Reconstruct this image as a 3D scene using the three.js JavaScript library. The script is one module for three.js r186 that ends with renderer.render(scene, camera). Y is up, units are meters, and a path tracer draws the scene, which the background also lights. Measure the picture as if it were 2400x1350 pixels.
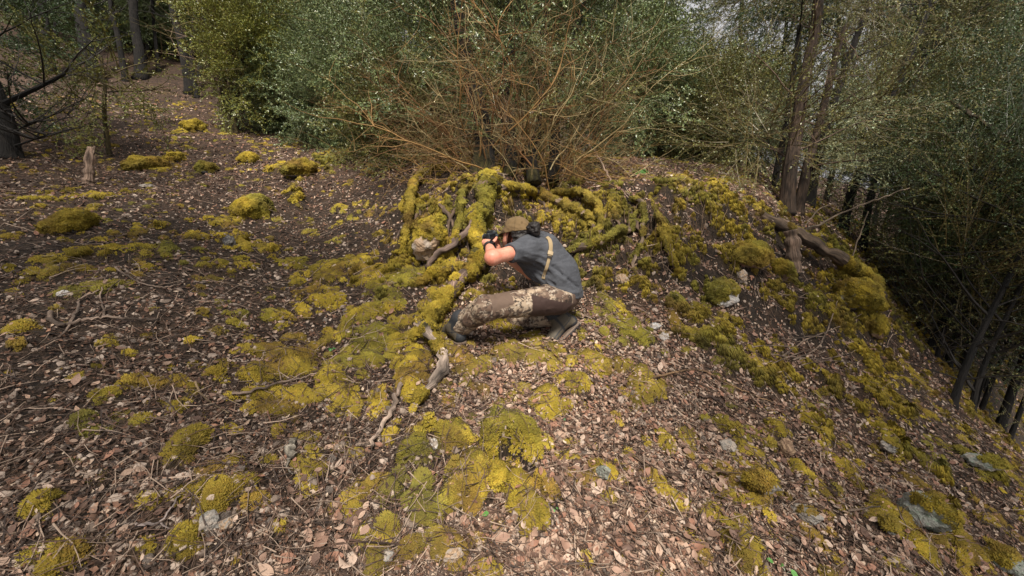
import * as THREE from 'three';
import { mergeGeometries } from 'three/addons/utils/BufferGeometryUtils.js';

// ---------------------------------------------------------------- camera, sky, sun, exposure
const scene = new THREE.Scene();
const F = 960, CX = 1200, CY = 675, PITCH = 19 * Math.PI / 180, EYE = new THREE.Vector3(0, 1.5, 0);
const camera = new THREE.PerspectiveCamera(2 * Math.atan(CY / F) * 180 / Math.PI, 16 / 9, 0.05, 500);
camera.position.copy(EYE); camera.rotation.set(-PITCH, 0, 0); camera.updateMatrixWorld(true);
const renderer = new THREE.WebGLRenderer({ antialias: true });
renderer.toneMapping = THREE.LinearToneMapping; renderer.toneMappingExposure = 1.52;
renderer.shadowMap.enabled = true; renderer.shadowMap.type = THREE.PCFSoftShadowMap;
{
  const W = 64, Hh = 32, d = new Float32Array(W * Hh * 4);            // bright overcast, a little brighter overhead
  for (let j = 0; j < Hh; j++) for (let i = 0; i < W; i++) {
    const el = (j + 0.5) / Hh * Math.PI - Math.PI / 2, up = Math.max(0, Math.sin(el)), k = (j * W + i) * 4;
    const b = 0.33 + 0.38 * up;
    d[k] = b * 1.0; d[k + 1] = b * 0.985; d[k + 2] = b * 1.0; d[k + 3] = 1;
  }
  const t = new THREE.DataTexture(d, W, Hh, THREE.RGBAFormat, THREE.FloatType);
  t.mapping = THREE.EquirectangularReflectionMapping; t.magFilter = THREE.LinearFilter; t.needsUpdate = true;
  scene.background = t; scene.environment = t; scene.backgroundIntensity = 1.0; scene.environmentIntensity = 1.0;
}
const sun = new THREE.DirectionalLight(new THREE.Color(1, 0.93, 0.82), 4.0);
sun.position.set(0.8, 14, 4.5); sun.target.position.set(0, 0.3, -3.5); sun.castShadow = true; sun.shadow.radius = 20;
sun.shadow.mapSize.set(2048, 2048); Object.assign(sun.shadow.camera, { left: -14, right: 14, top: 14, bottom: -14, near: 1, far: 50 });
scene.add(sun, sun.target);

// ---------------------------------------------------------------- numbers
function rng(seed) { let a = seed >>> 0; return () => { a = a + 0x6D2B79F5 | 0; let t = Math.imul(a ^ a >>> 15, 1 | a); t = t + Math.imul(t ^ t >>> 7, 61 | t) ^ t; return ((t ^ t >>> 14) >>> 0) / 4294967296; }; }
let R = rng(7);
const rr = (a, b) => a + (b - a) * R(), pick = (a) => a[Math.floor(R() * a.length)];
const clamp = (v, a = 0, b = 1) => v < a ? a : v > b ? b : v, lerp = (a, b, t) => a + (b - a) * t;
const sstep = (a, b, v) => { const t = clamp((v - a) / (b - a)); return t * t * (3 - 2 * t); };
const hash = (x, y, z) => { let h = Math.imul(x, 374761393) + Math.imul(y, 668265263) + Math.imul(z, 1440662683) | 0; h = Math.imul(h ^ h >>> 13, 1274126177); return ((h ^ h >>> 16) >>> 0) / 4294967296; };
function noise(x, y, z = 0) {
  const X = Math.floor(x), Y = Math.floor(y), Z = Math.floor(z); let u = x - X, v = y - Y, w = z - Z;
  u = u * u * (3 - 2 * u); v = v * v * (3 - 2 * v); w = w * w * (3 - 2 * w);
  const l = (a, b, t) => a + (b - a) * t;
  return l(l(l(hash(X, Y, Z), hash(X + 1, Y, Z), u), l(hash(X, Y + 1, Z), hash(X + 1, Y + 1, Z), u), v),
    l(l(hash(X, Y, Z + 1), hash(X + 1, Y, Z + 1), u), l(hash(X, Y + 1, Z + 1), hash(X + 1, Y + 1, Z + 1), u), v), w);
}
const fbm = (x, y, z = 0, o = 4) => { let s = 0, a = 0.5, n = 0; for (let i = 0; i < o; i++) { s += a * noise(x, y, z); n += a; a *= 0.5; x = x * 2.03 + 17; y = y * 2.03 + 5; z = z * 2.03 + 9; } return s / n; };
const V = (x, y, z) => new THREE.Vector3(x, y, z);
const SP = Math.sin(PITCH), CP = Math.cos(PITCH);
const ray = (px, py) => { const u = (px - CX) / F, v = (CY - py) / F; return V(u, v * CP - SP, -(CP + v * SP)); };   // length 1 along the optical axis
const at = (px, py, depth) => ray(px, py).multiplyScalar(depth).add(EYE);
const lin = (r, g, b) => new THREE.Color().setRGB(r / 255, g / 255, b / 255, THREE.SRGBColorSpace);

// ---------------------------------------------------------------- things, parts, names
const taken = {};
function numbered(n) { const k = taken[n] = (taken[n] ?? -1) + 1; return k ? n + '_' + String(k).padStart(3, '0') : n; }
function tag(o, label, category, group, kind) { if (label) o.userData.label = label; if (category) o.userData.category = category; if (group) o.userData.group = group; if (kind) o.userData.kind = kind; return o; }
function thing(name, label, category, p, group) { const o = new THREE.Group(); o.name = numbered(name); o.position.copy(p); scene.add(o); return tag(o, label, category, group); }
function part(name, geo, mat, parent, world) {          // world: geometry is given in world coordinates and is moved to the parent's base
  if (world) { const b = V(0, 0, 0); for (let p = parent; p && p !== scene; p = p.parent) b.add(p.position); geo.translate(-b.x, -b.y, -b.z); }
  const m = new THREE.Mesh(geo, mat); m.name = parent === scene ? numbered(name) : name; m.castShadow = m.receiveShadow = true; parent.add(m); return m;
}
const M4 = new THREE.Matrix4(), Q = new THREE.Quaternion(), UPV = V(0, 1, 0);
function instanced(name, geo, mat, list, parent) {      // list: { p, q, s (number or vector), c }
  const m = new THREE.InstancedMesh(geo, mat, list.length); m.name = parent === scene ? numbered(name) : name;
  const s = V(1, 1, 1), base = V(0, 0, 0); for (let p = parent; p && p !== scene; p = p.parent) base.add(p.position);
  list.forEach((e, i) => { if (typeof e.s === 'number') s.set(e.s, e.s, e.s); else s.copy(e.s); M4.compose(V(e.p.x - base.x, e.p.y - base.y, e.p.z - base.z), e.q, s); m.setMatrixAt(i, M4); if (e.c) m.setColorAt(i, e.c); });
  m.castShadow = m.receiveShadow = true; parent.add(m); return m;
}
// geometry collector: tubes and loose faces with colours
class GB {
  constructor() { this.p = []; this.n = []; this.u = []; this.c = []; this.i = []; }
  vert(p, n, u, v, c) { this.p.push(p.x, p.y, p.z); this.n.push(n.x, n.y, n.z); this.u.push(u, v); this.c.push(c[0], c[1], c[2]); return this.p.length / 3 - 1; }
  tube(path, radii, sides = 6, c = [1, 1, 1], lump = 0, cap = true) {
    const n = path.length, t = V(0, 0, 0), a = V(0, 0, 0), b = V(0, 0, 0); let len = 0; const start = this.p.length / 3;
    let ref = Math.abs(path[1].y - path[0].y) > 0.8 * path[1].distanceTo(path[0]) ? V(1, 0, 0) : V(0, 1, 0);
    for (let k = 0; k < n; k++) {
      t.subVectors(path[Math.min(n - 1, k + 1)], path[Math.max(0, k - 1)]).normalize();
      a.crossVectors(t, ref).normalize(); b.crossVectors(a, t).normalize(); ref = b.clone();
      if (k) len += path[k].distanceTo(path[k - 1]);
      for (let s = 0; s <= sides; s++) {
        const f = (s % sides) / sides * Math.PI * 2, r0 = radii[k];
        const d = V(0, 0, 0).addScaledVector(a, Math.cos(f)).addScaledVector(b, Math.sin(f));
        let r = r0; if (lump) r *= 1 + lump * (fbm(path[k].x * 7 + d.x * 2.3, path[k].y * 7 + d.y * 2.3, path[k].z * 7 + d.z * 2.3, 3) - 0.5) * 2;
        const q = path[k].clone().addScaledVector(d, r);
        this.vert(q, d, s / sides * Math.PI * 2 * Math.max(radii[0], 0.01), len, c.length === 3 && typeof c[0] === 'number' ? c : c(q, k / (n - 1), d));
      }
    }
    for (let k = 0; k < n - 1; k++) for (let s = 0; s < sides; s++) { const o = start + k * (sides + 1) + s, e = o + sides + 1; this.i.push(o, o + 1, e, o + 1, e + 1, e); }
    if (cap) for (const [k, sg] of [[0, -1], [n - 1, 1]]) {
      const o = start + k * (sides + 1), nn = t.clone().multiplyScalar(sg), cc = this.vert(path[k], nn, 0, 0, typeof c === 'function' ? c(path[k], k ? 1 : 0, nn) : c);
      for (let s = 0; s < sides; s++) sg < 0 ? this.i.push(cc, o + s + 1, o + s) : this.i.push(cc, o + s, o + s + 1);
    }
    return this;
  }
  leaf(p, along, nrm, len, wid, c, fold = 0.25) {       // a folded pointed leaf of four corners
    const side = V(0, 0, 0).crossVectors(along, nrm).normalize(), m = p.clone().addScaledVector(along, len * 0.45);
    const nn = nrm, up = fold * wid;
    const A = this.vert(p, nn, 0, 0, c), B = this.vert(m.clone().addScaledVector(side, wid / 2).addScaledVector(nrm, up), nn, 0, 1, c);
    const C = this.vert(p.clone().addScaledVector(along, len), nn, 1, 1, c), D = this.vert(m.addScaledVector(side, -wid / 2).addScaledVector(nrm, up), nn, 1, 0, c);
    this.i.push(A, C, B, A, D, C);
  }
  geo(normals = true) {
    const g = new THREE.BufferGeometry();
    g.setAttribute('position', new THREE.Float32BufferAttribute(this.p, 3)); g.setAttribute('normal', new THREE.Float32BufferAttribute(this.n, 3));
    g.setAttribute('uv', new THREE.Float32BufferAttribute(this.u, 2)); g.setAttribute('color', new THREE.Float32BufferAttribute(this.c, 3)); g.setIndex(this.i);
    if (normals) g.computeVertexNormals();
    return g;
  }
}
const smooth = (pts, n) => new THREE.CatmullRomCurve3(pts, false, 'centripetal').getPoints(n);
const along = (arr, t) => { const f = t * (arr.length - 1), i = Math.min(arr.length - 2, Math.floor(f)); return lerp(arr[i], arr[i + 1], f - i); };
function wander(p, d, len, segs, bend, lift) {          // a wandering twig: points from p along d, lifted or drooping
  const pts = [p.clone()], q = p.clone(), dir = d.clone().normalize(), st = len / segs;
  for (let i = 0; i < segs; i++) { dir.x += rr(-bend, bend); dir.y += rr(-bend, bend) + lift; dir.z += rr(-bend, bend); dir.normalize(); q.addScaledVector(dir, st); pts.push(q.clone()); }
  return pts;
}

// ---------------------------------------------------------------- textures and materials
function noiseTexture(size, fn, srgb, rep = 1) {
  const d = new Uint8Array(size * size * 4);
  for (let j = 0; j < size; j++) for (let i = 0; i < size; i++) { const c = fn(i / size, j / size), k = (j * size + i) * 4; for (let q = 0; q < 3; q++) d[k + q] = clamp(c[q]) * 255; d[k + 3] = 255; }
  const t = new THREE.DataTexture(d, size, size); t.wrapS = t.wrapT = THREE.MirroredRepeatWrapping; t.magFilter = THREE.LinearFilter; t.minFilter = THREE.LinearMipmapLinearFilter; t.generateMipmaps = true;
  if (srgb) t.colorSpace = THREE.SRGBColorSpace; t.repeat.set(rep, rep); t.needsUpdate = true; return t;
}
const soilMap = noiseTexture(1024, (u, v) => { const a = fbm(u * 40, v * 40, 3, 5), b = fbm(u * 170, v * 170, 7, 3), c = Math.pow(noise(u * 330, v * 330, 1), 5); const k = 0.35 + 0.55 * a + 0.45 * (b - 0.5) + 0.6 * c; return [k, k * 0.98, k * 0.95]; }, true, 1);
const soilBump = noiseTexture(1024, (u, v) => { const k = 0.5 * fbm(u * 60, v * 60, 2, 4) + 0.5 * fbm(u * 260, v * 260, 8, 2); return [k, k, k]; }, false, 1);
const barkMap = noiseTexture(512, (u, v) => { const a = fbm(u * 60, v * 9, 1, 4), b = fbm(u * 14, v * 10, 5, 3), k = 0.5 + 0.6 * (a - 0.2) + 0.6 * (b - 0.5); return [k, k, k]; }, true);
const barkBump = noiseTexture(512, (u, v) => { const a = Math.abs(fbm(u * 46, v * 6, 1, 4) - 0.5) * 2; return [1 - a, 1 - a, 1 - a]; }, false);
const rockBump = noiseTexture(512, (u, v) => { const k = fbm(u * 24, v * 24, 4, 5); return [k, k, k]; }, false);
const fabricBump = noiseTexture(256, (u, v) => { const k = 0.5 + 0.25 * Math.sin(u * 256 * 1.1) * Math.sin(v * 256 * 1.1) + 0.3 * (noise(u * 90, v * 90) - 0.5); return [k, k, k]; }, false);
const std = (o) => new THREE.MeshStandardMaterial({ roughness: 0.9, ...o });
const MAT = {
  soil: std({ vertexColors: true, map: soilMap, bumpMap: soilBump, bumpScale: 0.012, roughness: 0.97 }),
  bark: std({ vertexColors: true, map: barkMap, bumpMap: barkBump, bumpScale: 0.012, roughness: 0.95 }),
  plain: std({ vertexColors: true, roughness: 0.85 }),
  twig: std({ vertexColors: true, roughness: 0.7 }),
  leaf: std({ vertexColors: true, roughness: 0.33, side: THREE.DoubleSide }),
  moss: std({ vertexColors: true, roughness: 0.9, side: THREE.DoubleSide }),
  litter: std({ vertexColors: true, roughness: 0.75, side: THREE.DoubleSide }),
  rock: std({ vertexColors: true, bumpMap: rockBump, bumpScale: 0.01, roughness: 0.92 }),
};

// ---------------------------------------------------------------- terrain
const CTRL = [
  // the middle: foot of the slope, person's footing, the bank, the plateau behind it
  [1200, 1350, 1.43], [1200, 1050, 1.96], [1200, 920, 2.3], [1062, 806, 2.74], [1290, 803, 2.78], [1190, 795, 2.76], [1207, 776, 2.99], [1250, 660, 3.3], [1100, 700, 3.02], [1200, 560, 3.62], [1225, 505, 3.95], [1200, 448, 3.8], [1200, 400, 4.4], [1200, 372, 5.5],
  [1400, 1200, 1.66], [1400, 900, 2.45], [1400, 760, 2.95], [1420, 660, 3.35], [1420, 560, 3.6], [1420, 470, 3.85], [1450, 425, 4.7], [1430, 385, 6.2],
  [1600, 1350, 1.5], [1600, 1050, 2.16], [1600, 850, 2.78], [1620, 720, 3.15], [1620, 630, 3.4], [1640, 540, 3.7], [1640, 468, 3.95], [1650, 425, 5.0], [1700, 395, 6.6],
  [1850, 1350, 1.62], [1850, 1050, 2.37], [1850, 850, 3.1], [1830, 700, 3.55], [1800, 560, 4.1], [1840, 500, 4.6], [1870, 455, 6.0],
  [2050, 1350, 1.77], [2050, 1050, 2.66], [2050, 850, 3.75], [2030, 720, 4.3], [1980, 600, 4.7], [2060, 560, 8],
  [2200, 1350, 1.88], [2200, 1100, 2.62], [2190, 985, 3.3], [2400, 1350, 2.03], [2400, 1150, 2.75], [2330, 1000, 4.1], [2200, 860, 5.6], [2300, 740, 8.5], [2150, 660, 8.5],
  [1000, 1200, 1.62], [1000, 900, 2.3], [980, 700, 3.0], [980, 600, 3.5], [980, 500, 4.0], [970, 430, 4.5], [950, 380, 5.8],
  [800, 1350, 1.4], [800, 1050, 1.83], [800, 800, 2.6], [800, 620, 3.5], [800, 500, 4.4], [800, 400, 5.3], [800, 345, 7.5],
  [600, 1200, 1.5], [600, 900, 2.1], [600, 700, 2.85], [600, 540, 3.9], [600, 430, 5.0], [600, 350, 6.4], [560, 310, 7.5],
  [400, 1350, 1.31], [400, 1050, 1.62], [400, 800, 2.2], [400, 600, 3.1], [400, 500, 3.9], [400, 400, 5.2], [400, 300, 7.0], [400, 205, 9.5],
  [100, 1350, 1.22], [100, 1050, 1.48], [100, 800, 1.95], [100, 600, 2.75], [100, 500, 3.4], [100, 400, 4.5], [100, 300, 6.0], [150, 160, 9.0],
].map(([x, y, d]) => { const p = at(x, y, d); return [p.x, p.z, p.y]; }).concat([
  [0, 0.2, 0], [-3, 0.5, 0.35], [3, 0.5, -0.75], [0, 4, -0.4], [-4, 4, 0.4], [5, 4, -2.6], [7, 0, -3.4], [8, -4, -3.9], [12, -8, -4.6], [14, -14, -4.4], [9, -14, -1.6], [4, -12, 0.8], [0, -14, 1.3], [-5, -14, 2.7], [-11, -13, 4.6], [-9, -4, 2.2], [-8, 0, 1.5],
  [-40, -30, 14], [0, -45, 6], [40, -30, -9], [45, 10, -14], [0, 40, -4], [-40, 20, 6], [20, -45, 0]]);
const TPS = (() => {
  const n = CTRL.length, N = n + 3, A = Array.from({ length: N }, () => new Float64Array(N + 1)), U = (r2) => r2 > 1e-12 ? r2 * Math.log(r2) : 0;
  for (let i = 0; i < n; i++) {
    for (let j = 0; j < n; j++) A[i][j] = U((CTRL[i][0] - CTRL[j][0]) ** 2 + (CTRL[i][1] - CTRL[j][1]) ** 2) + (i === j ? 0.004 : 0);
    A[i][n] = A[n][i] = 1; A[i][n + 1] = A[n + 1][i] = CTRL[i][0]; A[i][n + 2] = A[n + 2][i] = CTRL[i][1]; A[i][N] = CTRL[i][2];
  }
  for (let c = 0; c < N; c++) {
    let p = c; for (let r = c + 1; r < N; r++) if (Math.abs(A[r][c]) > Math.abs(A[p][c])) p = r;
    [A[c], A[p]] = [A[p], A[c]];
    for (let r = 0; r < N; r++) if (r !== c) { const f = A[r][c] / A[c][c]; if (f) for (let k = c; k <= N; k++) A[r][k] -= f * A[c][k]; }
  }
  const w = A.map((r, i) => r[N] / r[i]);
  return (x, z) => { let h = w[n] + w[n + 1] * x + w[n + 2] * z; for (let i = 0; i < n; i++) { const dx = x - CTRL[i][0], dz = z - CTRL[i][1], r2 = dx * dx + dz * dz; if (r2 > 1e-12) h += w[i] * r2 * Math.log(r2); } return h; };
})();
const bankAt = (x, z) => sstep(-1.5, -1.0, x) * sstep(3.0, 2.5, x) * sstep(-2.95, -3.2, z) * sstep(-4.5, -4.0, z);
const rough0 = (x, z) => bankAt(x, z) * (0.16 * (0.5 - Math.abs(fbm(x * 4.5, z * 4.5, 21, 3) - 0.5) * 2.4) + 0.06 * (fbm(x * 12, z * 12, 25, 2) - 0.5)) + (fbm(x * 1.7, z * 1.7, 2, 3) - 0.5) * 0.10 + (fbm(x * 7, z * 7, 5, 3) - 0.5) * 0.045;
const cast0 = (px, py, h) => {                          // where the line of sight through a pixel of the photograph meets the ground
  const d = ray(px, py); let t = 0.6, dt = 0.04;
  for (let i = 0; i < 600; i++) { const x = d.x * t, z = d.z * t, y = EYE.y + d.y * t; if (y < h(x, z)) { let a = t - dt, b = t; for (let k = 0; k < 14; k++) { const m = (a + b) / 2; EYE.y + d.y * m < h(d.x * m, d.z * m) ? b = m : a = m; } t = b; break; } dt = 0.03 + t * 0.012; t += dt; if (t > 60) break; }
  return V(d.x * t, EYE.y + d.y * t, d.z * t);
};
const h0 = (x, z) => TPS(x, z) + rough0(x, z);

// moss: where it grows (read off the photograph: x, y, half width, half height, mound height in cm), as ellipses on the ground
const MOSS = `250 590 104 15;400 590 80 21;470 620 48 12;150 640 72 13;70 700 56 16;200 682 80 16;310 645 64 13;60 780 48 12;430 560 48 11;370 530 40 9;200 460 96 13;100 470 48 12;30 560 32 12;90 620 48 9;
595 490 46 24 4;455 308 26 10 3;350 392 50 12 3;482 400 30 14 3;410 374 25 10 2;582 378 30 10 2;700 408 52 18 5;690 462 20 46 6;790 376 62 14 5;862 380 50 12 4;820 362 40 12 5;650 400 30 12 4;380 400 30 10;
570 572 60 18;520 520 40 14;680 622 34 15;640 590 40 14;540 620 50 14;700 662 50 18;780 640 60 26;840 622 60 22;900 642 80 28;960 652 60 24;745 702 60 28;680 742 60 18;860 752 70 28 5;880 792 60 34 6;800 792 50 20;640 832 90 26;560 862 110 30 4;480 892 80 24;700 872 60 20;860 832 60 28;640 962 60 22;720 932 70 28;600 935 50 18;930 762 40 20;780 870 50 20;
450 1052 50 30 3;540 1152 70 40 4;585 1192 50 20;450 1292 45 36 4;100 1195 36 20 3;182 992 30 14;60 1082 64 24 3;140 1332 40 20 3;325 900 24 12;250 930 24 12;30 810 40 14;470 740 20 10;
1040 1072 100 50 13;1180 1062 74 42 18;1100 1152 52 38 12;950 1102 60 40 5;905 1152 26 50 5;980 1212 74 34 5;1020 1032 44 20 5;1284 1152 28 82 12;1215 1172 20 60 6;1232 1222 60 38 10;1000 1272 60 20 3;1130 1282 50 18 3;922 1322 50 28 4;1060 1302 40 28 4;1372 1322 30 16 3;1000 1130 70 30 4;
1290 962 40 40 4;1440 1002 44 18;1520 932 50 40 4;1560 1052 60 18;1400 862 60 24;1300 852 54 20;1200 832 60 24;1110 860 60 22;1500 872 60 20;1570 722 80 28;1510 682 70 28;1690 782 40 20;1700 822 50 30 5;1480 772 54 28 4;1600 782 50 20;1380 790 50 20;1650 740 40 14;1790 882 60 42 7;1340 900 50 18;1450 920 40 16;
1690 1012 35 26 9;1815 1002 27 46 9;1900 1002 36 18 5;1948 924 36 20 7;2080 952 60 22 6;2040 1002 50 18 5;2105 1072 54 22 5;2160 1092 40 16 4;2292 1112 50 20 5;2100 1232 60 40 4;2062 1192 30 20 4;1730 1292 56 30 6;1770 1172 44 50 5;2250 1292 80 40 4;2050 1212 30 26 5;1560 1162 40 18;1400 1102 30 18;2000 1130 60 16;2180 1160 50 16;2350 1240 50 20;1900 1260 40 12;1690 1160 30 12;
1640 472 80 20 8;1712 484 60 20 7;1590 492 34 20 6;1670 512 44 24 9;1700 545 64 18 8;1770 502 54 24 6;1560 560 30 50 4;1440 562 50 20;1382 592 40 24 5;1412 656 30 26 5;1550 642 60 18;1340 522 50 28;1290 492 50 28;1382 492 30 36 4;1830 640 32 16 3;1982 622 60 22 7;2030 652 40 16 6;2002 692 70 40 6;1930 742 42 24 8;1982 762 42 24 8;2052 772 20 26 4;2022 832 40 20 5;2092 872 44 14 4;1860 670 40 16;1750 575 40 14;1600 600 40 20;1640 580 30 14;1700 610 30 14;
970 502 28 58 5;1012 492 40 20;1030 547 56 24 6;990 572 34 30 5;1010 642 60 24;1070 642 44 24;940 600 40 20;1130 700 40 20;1180 705 50 16;1100 640 40 30;1020 600 30 14;1050 690 40 20;990 812 44 28 5;1000 852 40 24 4;962 902 26 40 4;1080 830 50 16;1140 760 50 14;1200 770 30 10;
1370 375 36 16 6;1420 410 40 6;1590 422 30 10 4;1680 432 26 8 4;1020 400 50 10;1300 430 60 14;1100 430 80 14;940 300 60 18;1040 320 40 14`
  .split(/[;\n]+/).filter((s) => s.trim()).map((s) => s.trim().split(/\s+/).map(Number));
const BLOBS = MOSS.map(([x, y, rx, ry, h = 2]) => {
  const c = cast0(x, y, h0), a = cast0(x, y - ry, h0), b = cast0(x, y + ry, h0), dep = Math.hypot(c.x, c.z, c.y - EYE.y), k = ray(x, y).length();
  let rad = clamp(Math.hypot(a.x - b.x, a.z - b.z) / 2, 0.02, 3 * rx * dep / k / F); const w = rx * dep / k / F, l = Math.hypot(c.x, c.z);
  return { x: c.x, z: c.z, fx: c.x / l, fz: c.z / l, w, r: rad, h: h / 100, m: Math.max(w, rad) * 1.6 };
});
const cells = new Map();                                // blobs by square metre, for speed
BLOBS.forEach((b) => { for (let i = Math.floor(b.x - b.m); i <= Math.floor(b.x + b.m); i++) for (let j = Math.floor(b.z - b.m); j <= Math.floor(b.z + b.m); j++) { const k = i + ',' + j; if (!cells.has(k)) cells.set(k, []); cells.get(k).push(b); } });
function mossAt(x, z) {                                 // [cover 0..1, extra height]
  const n1 = fbm(x * 5.5, z * 5.5, 11, 3) - 0.5, n2 = fbm(x * 19, z * 19, 31, 2) - 0.5;
  let best = -0.55, hh = 0;
  for (const b of cells.get(Math.floor(x) + ',' + Math.floor(z)) || []) {
    const dx = x - b.x, dz = z - b.z, u = (dx * b.fx + dz * b.fz) / b.r, v = (dx * b.fz - dz * b.fx) / b.w, e = Math.sqrt(u * u + v * v);
    if (e < 1.6) { best = Math.max(best, 1 - e); if (e < 1.3) { const q = 1 - e / 1.3; hh = Math.max(hh, b.h * Math.min(1, q * 2.2 * (2 - q))); } }
  }
  const wild = sstep(0.56, 0.72, fbm(x * 2.1, z * 2.1, 77, 3)) * 0.3 - 0.28;                  // small stray patches everywhere
  const m = sstep(-0.04, 0.5, Math.max(best, wild) * 0.95 + n1 * 1.5 + n2 * 2.6 - 0.14 - 0.16 * sstep(-0.3, -1.6, x) + 0.3 * sstep(-1.7, -1.2, x) * sstep(0.5, 0, x) * sstep(-3.6, -3.2, z) * sstep(-1.5, -1.9, z));
  return [m, m * (0.004 + 0.026 * (n2 + 0.5)) + hh * 0.95 * (0.45 + 1.1 * (n1 + 0.5)) * (0.35 + 0.65 * m)];
}
const GX0 = -9, GZ0 = -13, GS = 0.03, GNX = 620, GNZ = 500, gH = new Float32Array(GNX * GNZ), gM = new Float32Array(GNX * GNZ);
for (let j = 0; j < GNZ; j++) for (let i = 0; i < GNX; i++) { const x = GX0 + i * GS, z = GZ0 + j * GS, [m, e] = mossAt(x, z); gH[j * GNX + i] = h0(x, z) + e; gM[j * GNX + i] = m; }
function look(g, x, z) { const u = (x - GX0) / GS, v = (z - GZ0) / GS, i = Math.floor(u), j = Math.floor(v); if (i < 0 || j < 0 || i >= GNX - 1 || j >= GNZ - 1) return NaN; const a = u - i, b = v - j, k = j * GNX + i; return lerp(lerp(g[k], g[k + 1], a), lerp(g[k + GNX], g[k + GNX + 1], a), b); }
const H = (x, z) => { const h = look(gH, x, z); return h === h ? h : h0(x, z); };
const mossy = (x, z) => { const m = look(gM, x, z); return m === m ? m : 0; };
const normalAt = (x, z, e = 0.04) => V(H(x - e, z) - H(x + e, z), 2 * e, H(x, z - e) - H(x, z + e)).normalize();
const onG = (px, py) => cast0(px, py, H);
const ground3 = (x, z, up = 0) => V(x, H(x, z) + up, z);
// how leafy (pale pink beech leaves) or bare (dark earth) the ground is
const leafy = (x, z) => {
  const r = Math.hypot(x, z), side = x / r, right = sstep(-0.38, 0.1, side), back = sstep(4.6, 6, r);
  return clamp(lerp(0.0, 0.62, right) + 0.5 * back + (fbm(x * 1.3, z * 1.3, 50, 3) - 0.5) * lerp(0.5, 1.2, right), 0.03, 1);
};
{
  const axis = (a, b, lo, hi, s) => { const o = []; for (let v = lo; v <= hi + 1e-6; v += s) o.push(v); let st = s, v = hi; while (v < b) { st *= 1.045; v += st; o.push(v); } st = s; v = lo; while (v > a) { st *= 1.045; v -= st; o.unshift(v); } return o; };
  const xs = axis(-70, 70, -3.6, 4.2, 0.026), zs = axis(-80, 40, -5.2, -0.6, 0.026), g = new GB(), nx = xs.length;
  const soil = lin(86, 67, 50), soil2 = lin(47, 36, 26), lit = lin(150, 118, 102), mo = lin(94, 78, 32), c = new THREE.Color();
  for (const z of zs) for (const x of xs) {
    const m = mossy(x, z), l = leafy(x, z);
    const st = sstep(0.86, 0.6, normalAt(x, z, 0.05).y); c.copy(soil2).lerp(soil, fbm(x * 9, z * 9, 4, 3)).lerp(lit, (0.5 + 0.5 * sstep(4, 6, Math.hypot(x, z))) * l * fbm(x * 14, z * 14, 9, 2) * (1 - st)).lerp(soil2, st * 0.6).lerp(mo, m * 0.85);
    g.vert(V(x, H(x, z), z), UPV, x / 1.3, z / 1.3, [c.r, c.g, c.b]);
  }
  for (let j = 0; j < zs.length - 1; j++) for (let i = 0; i < nx - 1; i++) { const o = j * nx + i; g.i.push(o, o + nx, o + 1, o + 1, o + nx, o + nx + 1); }
  const G = part('ground', g.geo(), MAT.soil, scene); tag(G, 'steep woodland floor of dark earth, leaf litter and stones', 'ground', null, 'structure');
  scene.userData.ground = G;
}
const GROUND = scene.userData.ground; delete scene.userData.ground;

// ---------------------------------------------------------------- foliage sprays shared by all crowns
function makeSpray(seed, o) {
  R = rng(seed); const g = new GB(), tw = o.twig ?? [0.09, 0.07, 0.05];
  const main = wander(V(0, 0, 0), V(0, 0.05, 1), o.len, 6, 0.12, o.lift ?? -0.01); g.tube(main, main.map((_, i) => o.r * (1 - i / 7)), 3, tw, 0, false);
  const twigs = [];
  for (let i = 0; i < o.side; i++) {
    const t = 0.15 + 0.85 * (i + R()) / o.side, k = Math.min(5, Math.floor(t * 6)), p = main[k].clone().lerp(main[k + 1], t * 6 - k), sg = i % 2 ? 1 : -1;
    const w = wander(p, V(sg * rr(0.5, 1), rr(-0.35, 0.4) * (o.flat ?? 1), rr(0.4, 1)), o.len * rr(0.25, 0.5) * (1.15 - 0.5 * t), 4, 0.2, o.lift ?? 0); twigs.push(w); g.tube(w, w.map((_, q) => o.r * 0.45 * (1 - q / 6)), 3, tw, 0, false);
  }
  twigs.push(main);
  for (const w of twigs) {
    const n = w === main ? o.leaves * 1.5 : o.leaves;
    for (let i = 0; i < n; i++) {
      const t = Math.pow(R(), 0.75) * 0.999, f = t * (w.length - 1), k = Math.floor(f), p = w[k].clone().lerp(w[k + 1], f - k);
      const dir = V(0, 0, 0).subVectors(w[k + 1], w[k]).normalize(), a = V(rr(-1, 1), rr(-0.6, 0.8), rr(-1, 1)).addScaledVector(dir, 0.7).normalize();
      const nrm = V(rr(-0.7, 0.7), rr(0.3, 1), rr(-0.7, 0.7)).normalize(), s = o.size * rr(0.6, 1.2), b = rr(0.6, 1.25), y = rr(0, 1);
      nrm.addScaledVector(a, -nrm.dot(a)).normalize();
      g.leaf(p.addScaledVector(a, 0.003), a, nrm, s, s * 0.55, [b * lerp(0.9, 1.25, y), b, b * lerp(1.0, 0.7, y)], 0.15);
    }
  }
  return g.geo();
}
const SPRAY = {
  box: [1, 2, 3].map((s) => makeSpray(100 + s, { len: 0.62, r: 0.0035, side: 12, leaves: 26, size: 0.026, twig: [0.9, 0.6, 0.6] })),
  flat: [1, 2].map((s) => makeSpray(120 + s, { len: 0.7, r: 0.006, side: 12, leaves: 18, size: 0.024, flat: 0.25, lift: -0.02, twig: [0.9, 0.7, 0.55] })),
  thin: [1, 2].map((s) => makeSpray(140 + s, { len: 0.9, r: 0.005, side: 8, leaves: 19, size: 0.02, lift: 0.03, twig: [0.8, 0.55, 0.6] })),
};
const DENSE = 3.2;
const qz = new THREE.Quaternion();
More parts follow.
